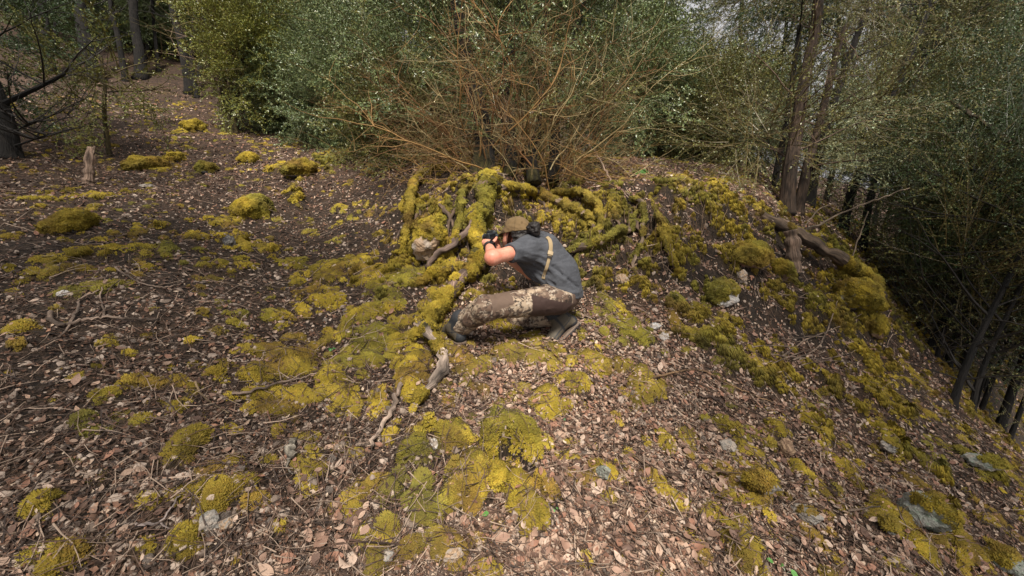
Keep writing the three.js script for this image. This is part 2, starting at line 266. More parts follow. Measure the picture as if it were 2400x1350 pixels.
function toward(d, roll) { const q = new THREE.Quaternion().setFromUnitVectors(V(0, 0, 1), d); return q.multiply(qz.setFromAxisAngle(V(0, 0, 1), roll)); }
// crown: lobes of sprays, each { c: world centre, r: [x, y, z] radii, n }
function crown(parent, lobes, tint, kind, lean) {
  const lists = SPRAY[kind].map(() => []), c0 = tint.clone();
  for (const L of lobes) for (let i = 0; i < L.n * DENSE; i++) {
    const d = V(rr(-1, 1), rr(-1, 1), rr(-1, 1)); if (d.length() > 1) { i--; continue; }
    const p = V(L.c.x + d.x * L.r[0], L.c.y + d.y * L.r[1], L.c.z + d.z * L.r[2]);
    if (fbm(p.x * 1.1, p.y * 1.1, p.z * 1.1, 3) < (L.gap ?? 0.34)) continue;
    if (p.y < H(p.x, p.z) + 0.12) p.y = H(p.x, p.z) + 0.12 + 0.2 * R();
    const dir = d.clone().add(V(rr(-0.7, 0.7), rr(-0.5, 0.5), rr(-0.7, 0.7))).add(lean ?? V(0, 0.15, 0)).normalize();
    const b = 0.62 + 0.75 * fbm(p.x * 1.6 + 40, p.y * 1.6, p.z * 1.6, 2);
    lists[Math.floor(R() * lists.length)].push({ p, q: toward(dir, rr(-0.8, 0.8)), s: rr(0.75, 1.25), c: c0.clone().multiplyScalar(b) });
  }
  lists.forEach((l, i) => { if (l.length) tag(instanced('crown', SPRAY[kind][i], MAT.leaf, l, parent), null, null, null, 'stuff'); });
}
const BARK = { dark: lin(36, 31, 27), brown: lin(96, 78, 64), pale: lin(146, 124, 106), olive: lin(98, 86, 52) };
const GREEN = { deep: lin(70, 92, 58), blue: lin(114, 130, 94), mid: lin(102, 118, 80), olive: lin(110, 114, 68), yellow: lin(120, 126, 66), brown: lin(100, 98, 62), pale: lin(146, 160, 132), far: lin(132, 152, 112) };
// a tree: stems given as pixel paths of the photograph at one depth, rooted in the ground
function tree(o) {
  R = rng(o.seed); const d0 = o.depth, first = o.stems[0].path[0];
  const b0 = o.base ?? at(first[0], first[1], d0); b0.y = H(b0.x, b0.z);
  const t = thing(o.name ?? 'tree', o.label, o.cat ?? 'tree', b0, o.group), col = BARK[o.bark ?? 'dark'];
  const tips = [];
  for (const s of o.stems) {
    const pts = s.path.map(([x, y, dd]) => at(x, y, (dd ?? 0) + d0));
    if (!s.branch) { pts[0].y = H(pts[0].x, pts[0].z) - 0.06; }
    const path = smooth(pts, Math.max(12, pts.length * 6)), n = path.length;
    path.forEach((p, i) => { if (i) { const k = 0.02 + s.r * 0.5; p.x += (noise(p.y * 1.1, s.r * 90, o.seed) - 0.5) * k * 1.6; p.z += (noise(p.y * 1.1, s.r * 90, o.seed + 9) - 0.5) * k; } });
    const g = new GB(); g.tube(path, path.map((_, i) => { const f = i / (n - 1); return s.r * lerp(1, s.end ?? 0.55, f) * (s.branch ? 1 : 1 + 0.45 * Math.exp(-f * 16)); }), s.r > 0.04 ? 10 : 6, (q) => { const k = 0.6 + 0.8 * fbm(q.x * 9, q.y * 5, q.z * 9, 3); return [col.r * k, col.g * k, col.b * k]; }, 0.14);
    part(s.branch ? 'branch' : 'trunk', g.geo(), MAT.bark, t, true); tips.push(path);
  }
  if (o.limbs) {
    const g = new GB();
    for (const path of tips) for (let i = 0; i < o.limbs; i++) {
      const f = rr(o.limbFrom ?? 0.3, 1), k = Math.min(path.length - 2, Math.floor(f * (path.length - 1))), p = path[k], a = R() * 6.283, len = rr(0.5, 1.2) * (o.limbLen ?? 1);
      const w = wander(p, V(Math.cos(a), rr(0.1, 0.9), Math.sin(a)), len, 7, 0.16, 0.02), r = rr(0.006, 0.014) * (o.limbR ?? 1);
      g.tube(w, w.map((_, q) => r * (1 - q / 8.5)), 4, [col.r * 0.9, col.g * 0.9, col.b * 0.9]);
      for (let j = 0; j < 4; j++) { const q = w[2 + Math.floor(R() * 5)], v = wander(q, V(rr(-1, 1), rr(-0.2, 1), rr(-1, 1)), len * rr(0.3, 0.6), 5, 0.2, 0.02); g.tube(v, v.map((_, m) => r * 0.45 * (1 - m / 6.5)), 3, [col.r, col.g * 0.95, col.b * 0.9], 0, false); }
    }
    tag(part('twigs', g.geo(), MAT.twig, t, true), null, null, null, 'stuff');
  }
  if (o.over) crown(t, o.over.map(([x, y, z, a, b, n]) => ({ c: V(x, y, z), r: [a, b, a], n: n * 1.5, gap: 0.22 })), GREEN[o.green ?? 'mid'], 'box');  // overhead lobes: canopy added out of view to shade the ground below
  if (o.lobes) crown(t, o.lobes.map(([x, y, rx, ry, n, dd = 0, gap]) => { const d = d0 + dd, c = at(x, y, d), k = d / F; return { c, r: [rx * k, ry * k, Math.min(1.6, Math.max(rx, ry) * k * 0.8)], n, gap }; }), GREEN[o.green ?? 'mid'], o.spray ?? 'box', o.lean);
  return t;
}

// ---------------------------------------------------------------- trees
const depthAt = (px, py) => { const p = onG(px, py); return (p.y - EYE.y) * -SP + -p.z * CP; };
const T = (seed, label, x, y, stems, o = {}) => tree({ seed, label, depth: o.depth ?? depthAt(x, y), stems, ...o });
// trees on the left slope
T(1, 'dark tree at the left edge of the slope with a long bare limb', 18, 372, [{ path: [[22, 372], [8, 290], [-25, 180], [-60, 20], [-90, -250]], r: 0.085 }, { branch: 1, path: [[-4, 250], [40, 228], [95, 202], [150, 172]], r: 0.032, end: 0.5 }, { branch: 1, path: [[25, 345], [70, 330], [118, 312]], r: 0.014, end: 0.4 }, { branch: 1, path: [[18, 320], [40, 305], [72, 285]], r: 0.012, end: 0.4 }], { limbs: 7, limbFrom: 0.5, green: 'deep', lobes: [[-120, 30, 150, 150, 40], [-20, -90, 120, 50, 14, 0.6]], over: [[-6, 4.6, -3.6, 2.2, 0.9, 60], [-4.2, 4.9, -1.4, 2, 0.8, 60], [-2.1, 4.6, 0.2, 1.7, 0.6, 80], [-6.5, 5.2, -0.8, 2, 0.8, 40]], depth: 4.6 });  // over: canopy added above the view to darken the left side
T(2, 'dark upright trunk standing left of the forked tree on the slope', 110, 130, [{ path: [[112, 175], [105, 80], [94, -20], [85, -300]], r: 0.1 }], { depth: 8.6, limbFrom: 0.55, limbs: 8, green: 'mid', lobes: [[70, 20, 170, 130, 90, 1.4], [150, -160, 200, 120, 60, 1.4]] });
T(3, 'dark forked tree whose two trunks part low on the slope', 205, 160, [{ path: [[212, 168], [200, 90], [188, 10], [176, -300]], r: 0.13 }, { path: [[222, 166], [214, 110], [200, 45], [205, -200]], r: 0.09 }], { depth: 8.8, limbFrom: 0.55, limbs: 8, green: 'mid', lobes: [[180, -30, 180, 130, 80, 1.4]] });
T(4, 'slim dark trunk between the forked tree and the thick trunk', 280, 150, [{ path: [[286, 165], [276, 90], [262, 10], [250, -260]], r: 0.06 }], { depth: 9.2, limbFrom: 0.55, limbs: 8, green: 'mid', lobes: [[270, 20, 130, 120, 60, 1.4], [300, -150, 180, 100, 50, 1.4]] });
T(5, 'thick short-looking dark trunk on the crest of the leafy slope', 326, 185, [{ path: [[328, 186], [320, 120], [314, 60], [312, -250]], r: 0.13 }], { depth: 9.6, limbFrom: 0.55, limbs: 8, green: 'mid', lobes: [[330, 0, 120, 110, 60, 1.4]] });
T(6, 'thin trunk right behind the thick crest trunk', 372, 178, [{ path: [[374, 180], [366, 100], [358, -10], [350, -220]], r: 0.045 }], { depth: 10.2, limbFrom: 0.55, limbs: 8, green: 'mid', lobes: [[380, 40, 90, 130, 70, 1.4]] });
T(7, 'tall dark trunk with a mossy foot at the crest, its top leaning left', 436, 205, [{ path: [[440, 208], [428, 120], [416, 60], [402, -20], [395, -250]], r: 0.1 }], { depth: 9.4, limbFrom: 0.55, limbs: 8, green: 'mid', lobes: [[430, 0, 120, 100, 60, 1.4]] });
T(8, 'slender trunk close beside the tall crest trunk, to its right', 455, 212, [{ path: [[458, 213], [450, 140], [455, 60], [470, -200]], r: 0.05 }], { depth: 9.2, limbFrom: 0.55, limbs: 8, green: 'mid', lobes: [[500, 20, 100, 110, 50, 1.4]] });
for (const [i, x, y, d] of [[0, 395, 185, 11.5], [1, 412, 188, 12.5], [2, 345, 170, 12], [3, 250, 130, 12], [4, 150, 120, 11.5], [5, 60, 120, 10.5], [6, 85, 140, 9.6], [7, 180, 150, 10.4], [8, 232, 150, 10.8], [9, 305, 165, 11.2], [10, 350, 180, 10.6], [11, 475, 215, 10.8], [12, 135, 140, 9.4], [13, 20, 130, 9.8]])
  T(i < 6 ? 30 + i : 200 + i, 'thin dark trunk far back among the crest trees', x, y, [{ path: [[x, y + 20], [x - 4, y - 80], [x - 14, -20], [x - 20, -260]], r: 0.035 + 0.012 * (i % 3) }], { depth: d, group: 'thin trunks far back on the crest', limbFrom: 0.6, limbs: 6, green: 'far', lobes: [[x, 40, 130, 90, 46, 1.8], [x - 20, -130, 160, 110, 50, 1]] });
T(9, 'yellow-green bushy tree with several stems from one foot', 545, 315, [{ path: [[548, 318], [535, 230], [520, 150], [500, 60], [480, -60]], r: 0.06 }, { path: [[552, 316], [545, 220], [540, 120], [548, 20]], r: 0.05 }, { path: [[540, 312], [516, 190], [492, 60], [470, -80]], r: 0.035 }, { path: [[556, 318], [560, 210], [575, 110], [590, 40]], r: 0.03 }], { depth: 7.4, bark: 'olive', limbs: 16, green: 'yellow', lobes: [[570, 70, 50, 80, 46], [565, 170, 40, 70, 20], [530, -60, 90, 60, 40], [600, 150, 36, 100, 26]] });
T(10, 'thin pale trunk just left of the yellow-green bushy tree', 508, 235, [{ path: [[510, 240], [503, 190], [500, 140], [490, 20], [485, -150]], r: 0.035 }], { depth: 8.2, bark: 'pale', limbs: 8, green: 'olive', lobes: [[480, 0, 60, 50, 16]] });
T(11, 'pair of thick brown trunks half hidden behind grey-green shrubs', 680, 200, [{ path: [[655, 240], [652, 150], [660, 60], [650, -200]], r: 0.16 }, { path: [[694, 240], [690, 170], [684, 90], [690, -220]], r: 0.17 }], { depth: 11.5, bark: 'brown', limbs: 10, green: 'blue', lobes: [[700, 20, 130, 90, 90], [640, -60, 120, 80, 50]] });
T(12, 'thin pale sapling trunk in front of the thick brown trunks', 620, 285, [{ path: [[622, 300], [624, 240], [626, 170], [640, 60]], r: 0.035 }], { depth: 8.6, bark: 'pale', limbs: 10, green: 'olive', lobes: [[640, 200, 60, 70, 40], [640, 90, 70, 70, 40]] });
// shrubs and small trees behind the plateau
T(13, 'low yellowish bush spreading its layered branches over the left slope', 240, 330, [{ path: [[244, 338], [242, 270], [244, 200], [236, 130]], r: 0.028 }, { branch: 1, path: [[243, 250], [180, 225], [110, 190], [60, 170]], r: 0.012, end: 0.4 }, { branch: 1, path: [[243, 300], [190, 290], [130, 240], [100, 215]], r: 0.01, end: 0.4 }, { branch: 1, path: [[244, 215], [300, 214], [360, 210]], r: 0.01, end: 0.4 }], { depth: 5.3, bark: 'olive', limbs: 6, limbLen: 0.6, limbFrom: 0.3, green: 'yellow', spray: 'flat', lobes: [[190, 200, 110, 24, 8], [140, 250, 120, 36, 6, 0.2], [240, 165, 80, 24, 5]] });
const shrubs = [
  [40, 'grey-green shrub at the foot of the slope beside the plateau', 720, 320, 'blue', 'box', 8.0, [[720, 250, 90, 80, 130], [690, 160, 80, 80, 60]]],
  [41, 'glossy grey-green boxwood standing behind the mossy stones', 850, 345, 'blue', 'box', 7.2, [[840, 275, 110, 75, 150], [830, 170, 90, 80, 100]]],
  [42, 'tall grey-green boxwood rising above the mid-left shrubs', 780, 300, 'blue', 'box', 9.5, [[790, 90, 130, 110, 170], [760, -60, 140, 90, 90], [790, 230, 100, 70, 60]]],
  [43, 'dense green boxwood left of the old clump, high behind it', 940, 320, 'blue', 'box', 8.6, [[930, 90, 130, 110, 170], [960, -60, 140, 90, 80], [930, 240, 100, 80, 80]]],
  [44, 'olive bush leaning against the left of the old clump', 970, 380, 'olive', 'box', 5.6, [[950, 300, 80, 60, 45], [930, 335, 60, 36, 24]]],
  [45, 'green boxwood straight behind the old clump', 1180, 320, 'mid', 'box', 8.8, [[1170, 90, 160, 110, 190], [1150, -70, 150, 90, 80], [1180, 250, 130, 70, 70]]],
  [46, 'green boxwood behind the right half of the old clump', 1390, 340, 'mid', 'box', 8.2, [[1400, 100, 150, 120, 170], [1380, -60, 150, 90, 80], [1390, 260, 110, 70, 80]]],
  [47, 'grey-green shrub above the leafy plateau', 1520, 370, 'blue', 'box', 7.4, [[1520, 270, 110, 80, 140], [1490, 180, 90, 60, 60]]],
  [48, 'olive bush at the back edge of the leafy plateau', 1640, 385, 'olive', 'box', 7.4, [[1640, 310, 100, 60, 90], [1690, 250, 80, 70, 60]]],
  [49, 'green tree with an open crown against the sky gap', 1560, 330, 'blue', 'box', 9.8, [[1490, 150, 60, 80, 50], [1480, 20, 60, 60, 34], [1600, 235, 100, 50, 60]]],
  [50, 'grey-green shrub low under the sky gaps', 1720, 350, 'blue', 'box', 8.4, [[1700, 260, 110, 60, 120], [1760, 320, 80, 60, 60]]],
];
for (const [s, label, x, y, green, spray, depth, lobes] of shrubs) { const top = lobes[lobes.length > 1 ? 1 : 0][1]; T(s, label, x, y, [{ path: [[x, y + 20], [x + 4, y - 60], [lobes[0][0] - 8, (y + top) / 2], [lobes[0][0], top]], r: 0.04 }, { path: [[x + 10, y + 18], [x + 25, y - 50], [lobes[0][0] + 35, (y + top) / 2]], r: 0.025 }], { name: 'shrub', cat: 'shrub', depth, bark: 'olive', limbs: 12, green, spray, lobes }); }
// the old clump above the bank: dark stools, bare tawny shoots
{
  R = rng(900);
  const b = onG(1200, 425), t = thing('old_tree', 'old many-stemmed tree above the bank with bare tawny shoots and mossy roots', 'tree', b), d = depthAt(1200, 425);
  const put = (x, y, o = 0) => at(x, y, d + o), cd = BARK.dark;
  for (const [path, r] of [
    [[[1128, 425, -0.1], [1136, 340], [1124, 270], [1100, 160, 0.2], [1060, -40, 0.4]], 0.12], [[[1190, 420, 0.1], [1196, 330, 0.2], [1180, 240, 0.3], [1195, 120, 0.5], [1170, -120, 0.7]], 0.08],
    [[[1252, 430, -0.1], [1246, 360], [1272, 280], [1262, 160, 0.3], [1300, -80, 0.5]], 0.065], [[[1296, 425, 0.1], [1300, 340, 0.1], [1306, 240, 0.2], [1345, 90, 0.4], [1400, -120, 0.6]], 0.06], [[[1225, 425, 0.3], [1232, 360, 0.3], [1266, 312, 0.3], [1300, 250, 0.3]], 0.04]]) {
    const pts = smooth(path.map(([x, y, o = 0]) => put(x, y, o)), 22), g = new GB();
    g.tube(pts, pts.map((_, i) => r * (1 - 0.5 * i / 22) * (1 + 0.15 * Math.exp(-i / 2))), 10, (q, f, dn) => { const k = 0.5 + 0.8 * fbm(q.x * 9, q.y * 5, q.z * 9, 3), m = sstep(0.35, 0.6, fbm(q.x * 6, q.y * 4, q.z * 6, 3) - f * 0.9); return [lerp(cd.r * k, 0.075, m), lerp(cd.g * k, 0.062, m), lerp(cd.b * k, 0.012, m)]; }, 0.16);
    part('trunk', g.geo(), MAT.bark, t, true);
  }
  const g = new GB(), sprays = SPRAY.box.map(() => []), tan = [lin(150, 116, 70), lin(124, 88, 52), lin(96, 76, 50), lin(164, 146, 104), lin(104, 96, 56)];
  for (let i = 0; i < 150; i++) {                        // shoots fan out from the stools
    const x = rr(1070, 1350), s = put(x, rr(370, 445), rr(-0.12, 0.5)); s.y = Math.max(s.y, H(s.x, s.z)); const a = (x - 1205) / 190 + rr(-0.9, 0.9), len = rr(0.7, 2.0);
    const low = R() < 0.34, w = wander(s, V(a * 0.85, low ? rr(-0.1, 0.5) : rr(0.5, 1.2), rr(-0.2, 0.65)), low ? len * 0.6 : len, 14, 0.26, low ? -0.045 : 0.012), r = Math.pow(R(), 2) * 0.009 + 0.0028, c = pick(tan), cc = [c.r, c.g, c.b];
    g.tube(w, w.map((_, q) => r * (1 - q / 16)), 4, cc, 0, false);
    for (let j = 0; j < 7; j++) {
      const k = 3 + Math.floor(R() * 9), v = wander(w[k], V(a + rr(-1.1, 1.1), rr(-0.2, 1), rr(-0.7, 0.7)), len * rr(0.2, 0.45), 7, 0.34, 0); g.tube(v, v.map((_, q) => r * 0.45 * (1 - q / 8.5)), 3, cc, 0, false);
      for (let m = 0; m < 3; m++) { const e = wander(v[2 + Math.floor(R() * 5)], V(rr(-1, 1), rr(-0.3, 0.9), rr(-1, 1)), len * 0.18, 4, 0.3, 0); g.tube(e, e.map((_, q) => 0.0014 * (1 - q / 6)), 3, cc, 0, false); }
      if (!low && R() < 0.09 && v[7].y > EYE.y + 0.2) sprays[Math.floor(R() * 3)].push({ p: v[rr(0, 1) < 0.5 ? 3 : 6], q: toward(V(a + rr(-0.8, 0.8), rr(0.1, 1), rr(-0.5, 0.5)).normalize(), rr(-1, 1)), s: rr(0.45, 0.8), c: (R() < 0.55 ? GREEN.mid : GREEN.olive).clone().multiplyScalar(rr(0.7, 1.25)) });
    }
  }
  tag(part('shoots', g.geo(), MAT.twig, t, true), null, null, null, 'stuff');
  sprays.forEach((l, i) => tag(instanced('crown', SPRAY.box[i], MAT.leaf, l, t), null, null, null, 'stuff'));
  crown(t, [{ c: at(960, 110, d + 0.3), r: [0.5, 0.5, 0.5], n: 16 }, { c: at(1130, 20, d + 0.4), r: [0.9, 0.45, 0.6], n: 34 }, { c: at(1330, 40, d + 0.5), r: [0.9, 0.5, 0.6], n: 34 }, { c: at(1430, 180, d + 0.4), r: [0.5, 0.4, 0.5], n: 14 }, { c: at(1200, -140, d + 0.5), r: [1.6, 0.4, 0.8], n: 80 }], GREEN.mid, 'box');
  scene.userData.old = t;
}
const OLD = scene.userData.old; delete scene.userData.old;
// trees at the right edge of the bank and in the wood that falls away to the right
T(60, 'pale-footed leaning tree at the end of the bank with splayed roots', 1842, 500, [{ path: [[1842, 502], [1848, 450], [1856, 380], [1872, 290], [1884, 200], [1905, 90], [1930, -80]], r: 0.085, end: 0.6 }, { path: [[1868, 500, 0.15], [1884, 440, 0.15], [1896, 380, 0.15], [1920, 300, 0.2], [1950, 180, 0.2], [1980, 60, 0.3]], r: 0.06 }], { depth: 4.7, bark: 'brown', limbs: 11, limbFrom: 0.35, green: 'olive', spray: 'thin', lobes: [[1840, -50, 140, 40, 44], [1800, 330, 110, 60, 24], [1960, 260, 110, 40, 22]] });
T(61, 'slim dark trunk just left of the pale-footed tree', 1818, 478, [{ path: [[1820, 490], [1822, 420], [1830, 340], [1850, 200], [1870, 60]], r: 0.045 }], { depth: 5.3, limbs: 7, green: 'olive', spray: 'thin', lobes: [[1780, 290, 80, 50, 16], [1820, -60, 110, 40, 20]] });
T(62, 'dark trunk just right of the pale-footed tree', 1898, 480, [{ path: [[1890, 500], [1905, 420], [1930, 330], [1965, 215], [2010, 90], [2050, -40]], r: 0.06 }], { depth: 5.6, limbs: 8, green: 'olive', spray: 'thin', lobes: [[2040, -10, 110, 40, 30], [2070, 250, 70, 40, 14]] });
T(63, 'tree with bright layered sprays reaching over the falling slope', 1990, 520, [{ path: [[1975, 560], [1990, 490], [2020, 400], [2070, 280], [2130, 140], [2200, -40]], r: 0.07 }], { depth: 6.2, limbs: 22, green: 'pale', spray: 'flat', lobes: [[1950, 255, 100, 14, 16, -0.6], [2080, 355, 90, 12, 12, -0.6], [2050, 230, 60, 14, 8, -0.4], [1880, 285, 50, 10, 7, -0.6]], lean: V(-0.6, -0.15, 0.3) });
const leanTrees = [
  [2015, 570, [[2015, 575], [2032, 490], [2075, 360], [2150, 190], [2260, 0]], 0.07, 6.4, 'dark trunk leaning right beside the bright layered sprays'],
  [2155, 870, [[2155, 872], [2190, 790], [2240, 680], [2330, 500], [2480, 230]], 0.055, 5.2, 'slim dark leaning trunk, upper one at the edge of the drop'],
  [2205, 960, [[2205, 900], [2238, 800], [2300, 660], [2400, 460]], 0.06, 6.2, 'dark leaning trunk behind the edge of the drop'],
  [2215, 990, [[2215, 992], [2240, 915], [2275, 830], [2345, 690], [2480, 440]], 0.055, 3.9, 'dark leaning trunk nearest to the leafy slope on the right'],
  [2262, 1010, [[2262, 1015], [2290, 910], [2330, 800], [2420, 610]], 0.045, 4.1, 'slim leaning trunk second from the leafy slope on the right'],
  [2330, 1000, [[2345, 1010], [2380, 900], [2440, 760], [2560, 520]], 0.06, 4.6, 'leaning trunk close to the right edge'],
  [2100, 700, [[2100, 720], [2130, 600], [2190, 440], [2290, 230], [2400, 20]], 0.06, 8.5, 'leaning trunk deep in the falling wood'],
  [2200, 720, [[2200, 760], [2240, 620], [2310, 450], [2420, 240]], 0.06, 9.0, 'leaning trunk deep in the falling wood'],
  [2290, 800, [[2290, 820], [2330, 690], [2400, 520], [2520, 290]], 0.05, 7.5, 'leaning trunk deep in the falling wood'],
  [2380, 830, [[2380, 850], [2430, 700], [2520, 500]], 0.06, 7.0, 'leaning trunk deep in the falling wood'],
  [2050, 600, [[2050, 640], [2070, 540], [2120, 390], [2200, 200], [2290, 20]], 0.05, 9.5, 'leaning trunk deep in the falling wood'],
  [2150, 800, [[2150, 800], [2170, 720], [2215, 600], [2290, 440], [2400, 250]], 0.04, 7.2, 'leaning trunk deep in the falling wood'],
  [2130, 830, [[2130, 830], [2158, 730], [2205, 600], [2320, 360]], 0.028, 5.9, 'leaning trunk deep in the falling wood'],
  [2175, 900, [[2175, 900], [2203, 800], [2250, 670], [2365, 430]], 0.030, 4.9, 'leaning trunk deep in the falling wood'],
  [2235, 930, [[2235, 930], [2263, 830], [2310, 700], [2425, 460]], 0.032, 4.9, 'leaning trunk deep in the falling wood'],
  [2285, 960, [[2285, 960], [2313, 860], [2360, 730], [2475, 490]], 0.028, 5.0, 'leaning trunk deep in the falling wood'],
  [2360, 960, [[2360, 960], [2388, 860], [2435, 730], [2550, 490]], 0.035, 5.2, 'leaning trunk deep in the falling wood'],
  [2250, 860, [[2250, 860], [2278, 760], [2325, 630], [2440, 390]], 0.030, 6.6, 'leaning trunk deep in the falling wood'],
  [2330, 870, [[2330, 870], [2358, 770], [2405, 640], [2520, 400]], 0.032, 6.4, 'leaning trunk deep in the falling wood'],
  [2395, 980, [[2395, 980], [2423, 880], [2470, 750], [2585, 510]], 0.030, 4.6, 'leaning trunk deep in the falling wood'],
  [2110, 760, [[2110, 760], [2138, 660], [2185, 530], [2300, 290]], 0.030, 7.4, 'leaning trunk deep in the falling wood'],
  [2310, 930, [[2312, 940], [2340, 860], [2390, 750], [2470, 600]], 0.035, 5.4, 'leaning trunk deep in the falling wood'],
];
leanTrees.forEach(([x, y, path, r, depth, label], i) => {
  const over = i === 3 ? [[5.4, 4.0, -3.0, 1.8, 0.7, 40], [4.4, 4.2, -1.0, 1.8, 0.7, 60], [2.8, 4.6, 0.2, 1.7, 0.6, 80]] : null, e = path[path.length - 1], m = path[2], n = path[path.length - 2];  // unseen canopy added overhead, shading the right side of the slope
  T(i < 20 ? 70 + i : 230 + i, label, x, y, [{ path, r: i > 2 && i < 6 ? r * 0.68 : r * 0.85 }], { depth, group: i > 5 ? 'leaning trunks deep in the wood on the right' : null, over, limbs: 13, limbFrom: 0.3, limbLen: 1.1, green: i % 2 ? 'deep' : 'olive', spray: 'thin', lean: V(0.5, 0.6, 0), lobes: [[n[0] + 20, n[1] - 30, 150, 120, 40, 0.5], [e[0] - 60, e[1], 170, 130, 60], ...(i > 5 && i < 12 ? [[m[0] + 10, m[1] - 40, 120, 80, 20, 1]] : [])] });
});
const backRight = [
  [90, 'tall green tree under the right-hand sky gaps', 1760, 380, 9.5, 'deep', 'box', [[1830, 95, 50, 75, 44], [1880, 0, 110, 40, 50], [1675, 60, 36, 60, 26]]],
  [91, 'dark green tree filling the top right of the wood', 2120, 560, 8.5, 'deep', 'box', [[2060, 10, 110, 36, 60], [2250, 90, 110, 90, 110], [2090, 300, 130, 80, 80]]],
  [92, 'dark olive tree beyond the two dead limbs', 2300, 640, 8.5, 'deep', 'box', [[2330, 90, 170, 120, 150], [2300, 270, 150, 100, 90], [2330, -60, 160, 80, 70]]],
  [93, 'olive thicket below the dead limbs', 2240, 700, 10, 'brown', 'thin', [[2160, 420, 170, 110, 130], [2300, 480, 160, 120, 120], [2060, 420, 120, 90, 60], [1950, 410, 90, 70, 60], [1850, 390, 70, 40, 30]]],
  [94, 'green thicket low in the hollow on the right', 2260, 760, 11, 'olive', 'box', [[2250, 620, 130, 60, 60], [2350, 680, 120, 60, 50], [2150, 600, 90, 40, 22]]],
  [95, 'dim green thicket at the bottom of the hollow', 2380, 900, 11, 'olive', 'box', [[2380, 800, 120, 60, 50], [2330, 880, 90, 40, 22]]],
];
for (const [s, label, x, y, depth, green, spray, lobes] of backRight) T(s, label, x, y, [{ path: [[x, y], [x + 10, y - 120], [lobes[0][0], lobes[0][1] + 40], [lobes[0][0] + 20, lobes[0][1] - 120]], r: 0.06 }, { path: [[x + 16, y], [x + 40, y - 150], [lobes[1][0], lobes[1][1]]], r: 0.04 }], { depth, limbs: 20, green, spray, lobes });
// the wood beyond: a second and third row of trees
const far = [];
for (let i = 0; i < 24; i++) far.push([-350 + i * 130, 12 + (i * 37 % 5) * 1.1]);
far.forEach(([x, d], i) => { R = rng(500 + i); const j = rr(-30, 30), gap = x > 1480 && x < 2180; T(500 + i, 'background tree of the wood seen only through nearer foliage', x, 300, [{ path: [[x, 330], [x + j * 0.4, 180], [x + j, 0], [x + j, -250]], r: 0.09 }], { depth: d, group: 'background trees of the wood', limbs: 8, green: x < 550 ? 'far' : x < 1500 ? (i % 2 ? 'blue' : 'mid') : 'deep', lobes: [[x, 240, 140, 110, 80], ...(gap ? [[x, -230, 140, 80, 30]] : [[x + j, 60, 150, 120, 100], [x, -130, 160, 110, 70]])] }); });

// ---------------------------------------------------------------- ground cover: moss tufts, leaf crumbs, twiglets, gravel
function tuftGeo(seed, n, w, h) {                      // a cushion of short closed spikes
  R = rng(seed); const g = new GB();
  for (let i = 0; i < n; i++) {
    const a = R() * 6.283, r = Math.sqrt(R()) * w, e = rr(0, 0.7) * (0.4 + r / w), p = V(Math.cos(a) * r, -0.005, Math.sin(a) * r), f = a + rr(-0.9, 0.9), d = V(Math.cos(f) * e, 1, Math.sin(f) * e).normalize(), L = 0.005 + h * rr(0.5, 1.15) * (1 - 0.45 * r * r / w / w), bw = rr(0.0026, 0.0046), b = rr(0.8, 1.2), t0 = rr(0, 6.28), c = [b * rr(0.92, 1.06), b, b * 0.9];
    const x = V(0, 0, 0).crossVectors(d, V(0.3, 0.1, 1)).normalize(), z = V(0, 0, 0).crossVectors(x, d), ring = [0, 1, 2, 3].map((k) => { const q = t0 + k * 1.571, o = V(0, 0, 0).addScaledVector(x, Math.cos(q)).addScaledVector(z, Math.sin(q)); return g.vert(p.clone().addScaledVector(o, bw), o.add(V(0, 0.3, 0)).normalize(), 0, 0, c); }), tip = g.vert(p.clone().addScaledVector(d, L), UPV, 0, 0, c);
    for (let k = 0; k < 4; k++) g.i.push(ring[k], tip, ring[(k + 1) % 4]);
  }
  return g.geo(false);
}
const TUFT = [1, 2, 3].map((s) => tuftGeo(200 + s, 26, 0.017, 0.011));
const mossTint = (x, y, z) => { const a = fbm(x * 3.1, y * 3.1, z * 3.1 + 8, 3), b = noise(x * 31, y * 31, z * 31); return lin(lerp(106, 164, a), lerp(92, 141, a), lerp(30, 46, b)).lerp(lin(104, 78, 36), sstep(0.5, 0.75, fbm(x * 6 + 9, y * 6, z * 6, 2)) * 0.7).lerp(lin(84, 92, 40), sstep(0.5, 0.72, fbm(x * 2.3 + 30, y * 2.3, z * 2.3 + 4, 3)) * 0.5).multiplyScalar(lerp(0.55, 1.3, b) * lerp(0.45, 1.75, fbm(x * 11, y * 11, z * 11 + 3, 2))); };
function leafGeo(seed, len, wid, curl, fold, nx = 4) {
  R = rng(seed); const g = new GB(), rows = [], tw = rr(-0.5, 0.5);
  for (let i = 0; i <= nx; i++) {
    const t = i / nx, w = wid / 2 * Math.pow(Math.sin(Math.PI * Math.pow(t * 0.97 + 0.015, 0.85)), 0.8), a = (t - 0.5) * curl, row = [];
    for (const s of [-1, 0, 1]) {
      const x = s * w * (1 + 0.12 * rr(-1, 1)), y = Math.abs(s) * w * fold + (1 - Math.cos(a)) * len * 0.35 + rr(-0.04, 0.04) * wid + s * tw * w * (t - 0.5), k = s ? rr(0.9, 1.1) : 0.86;
      row.push(g.vert(V(x, y + 0.003, (t - 0.5) * len), UPV, s, t, [k, k, k]));
    }
    rows.push(row);
  }
  for (let i = 0; i < nx; i++) for (let s = 0; s < 2; s++) { const a = rows[i][s], b = rows[i][s + 1], c = rows[i + 1][s], d = rows[i + 1][s + 1]; g.i.push(a, c, b, b, c, d); }
  return g.geo();
}
const FLAKE = [leafGeo(301, 0.021, 0.012, 0.8, 0.2, 2), leafGeo(302, 0.027, 0.016, 1.6, -0.3, 2), leafGeo(303, 0.017, 0.013, 0.4, 0.4, 2)];
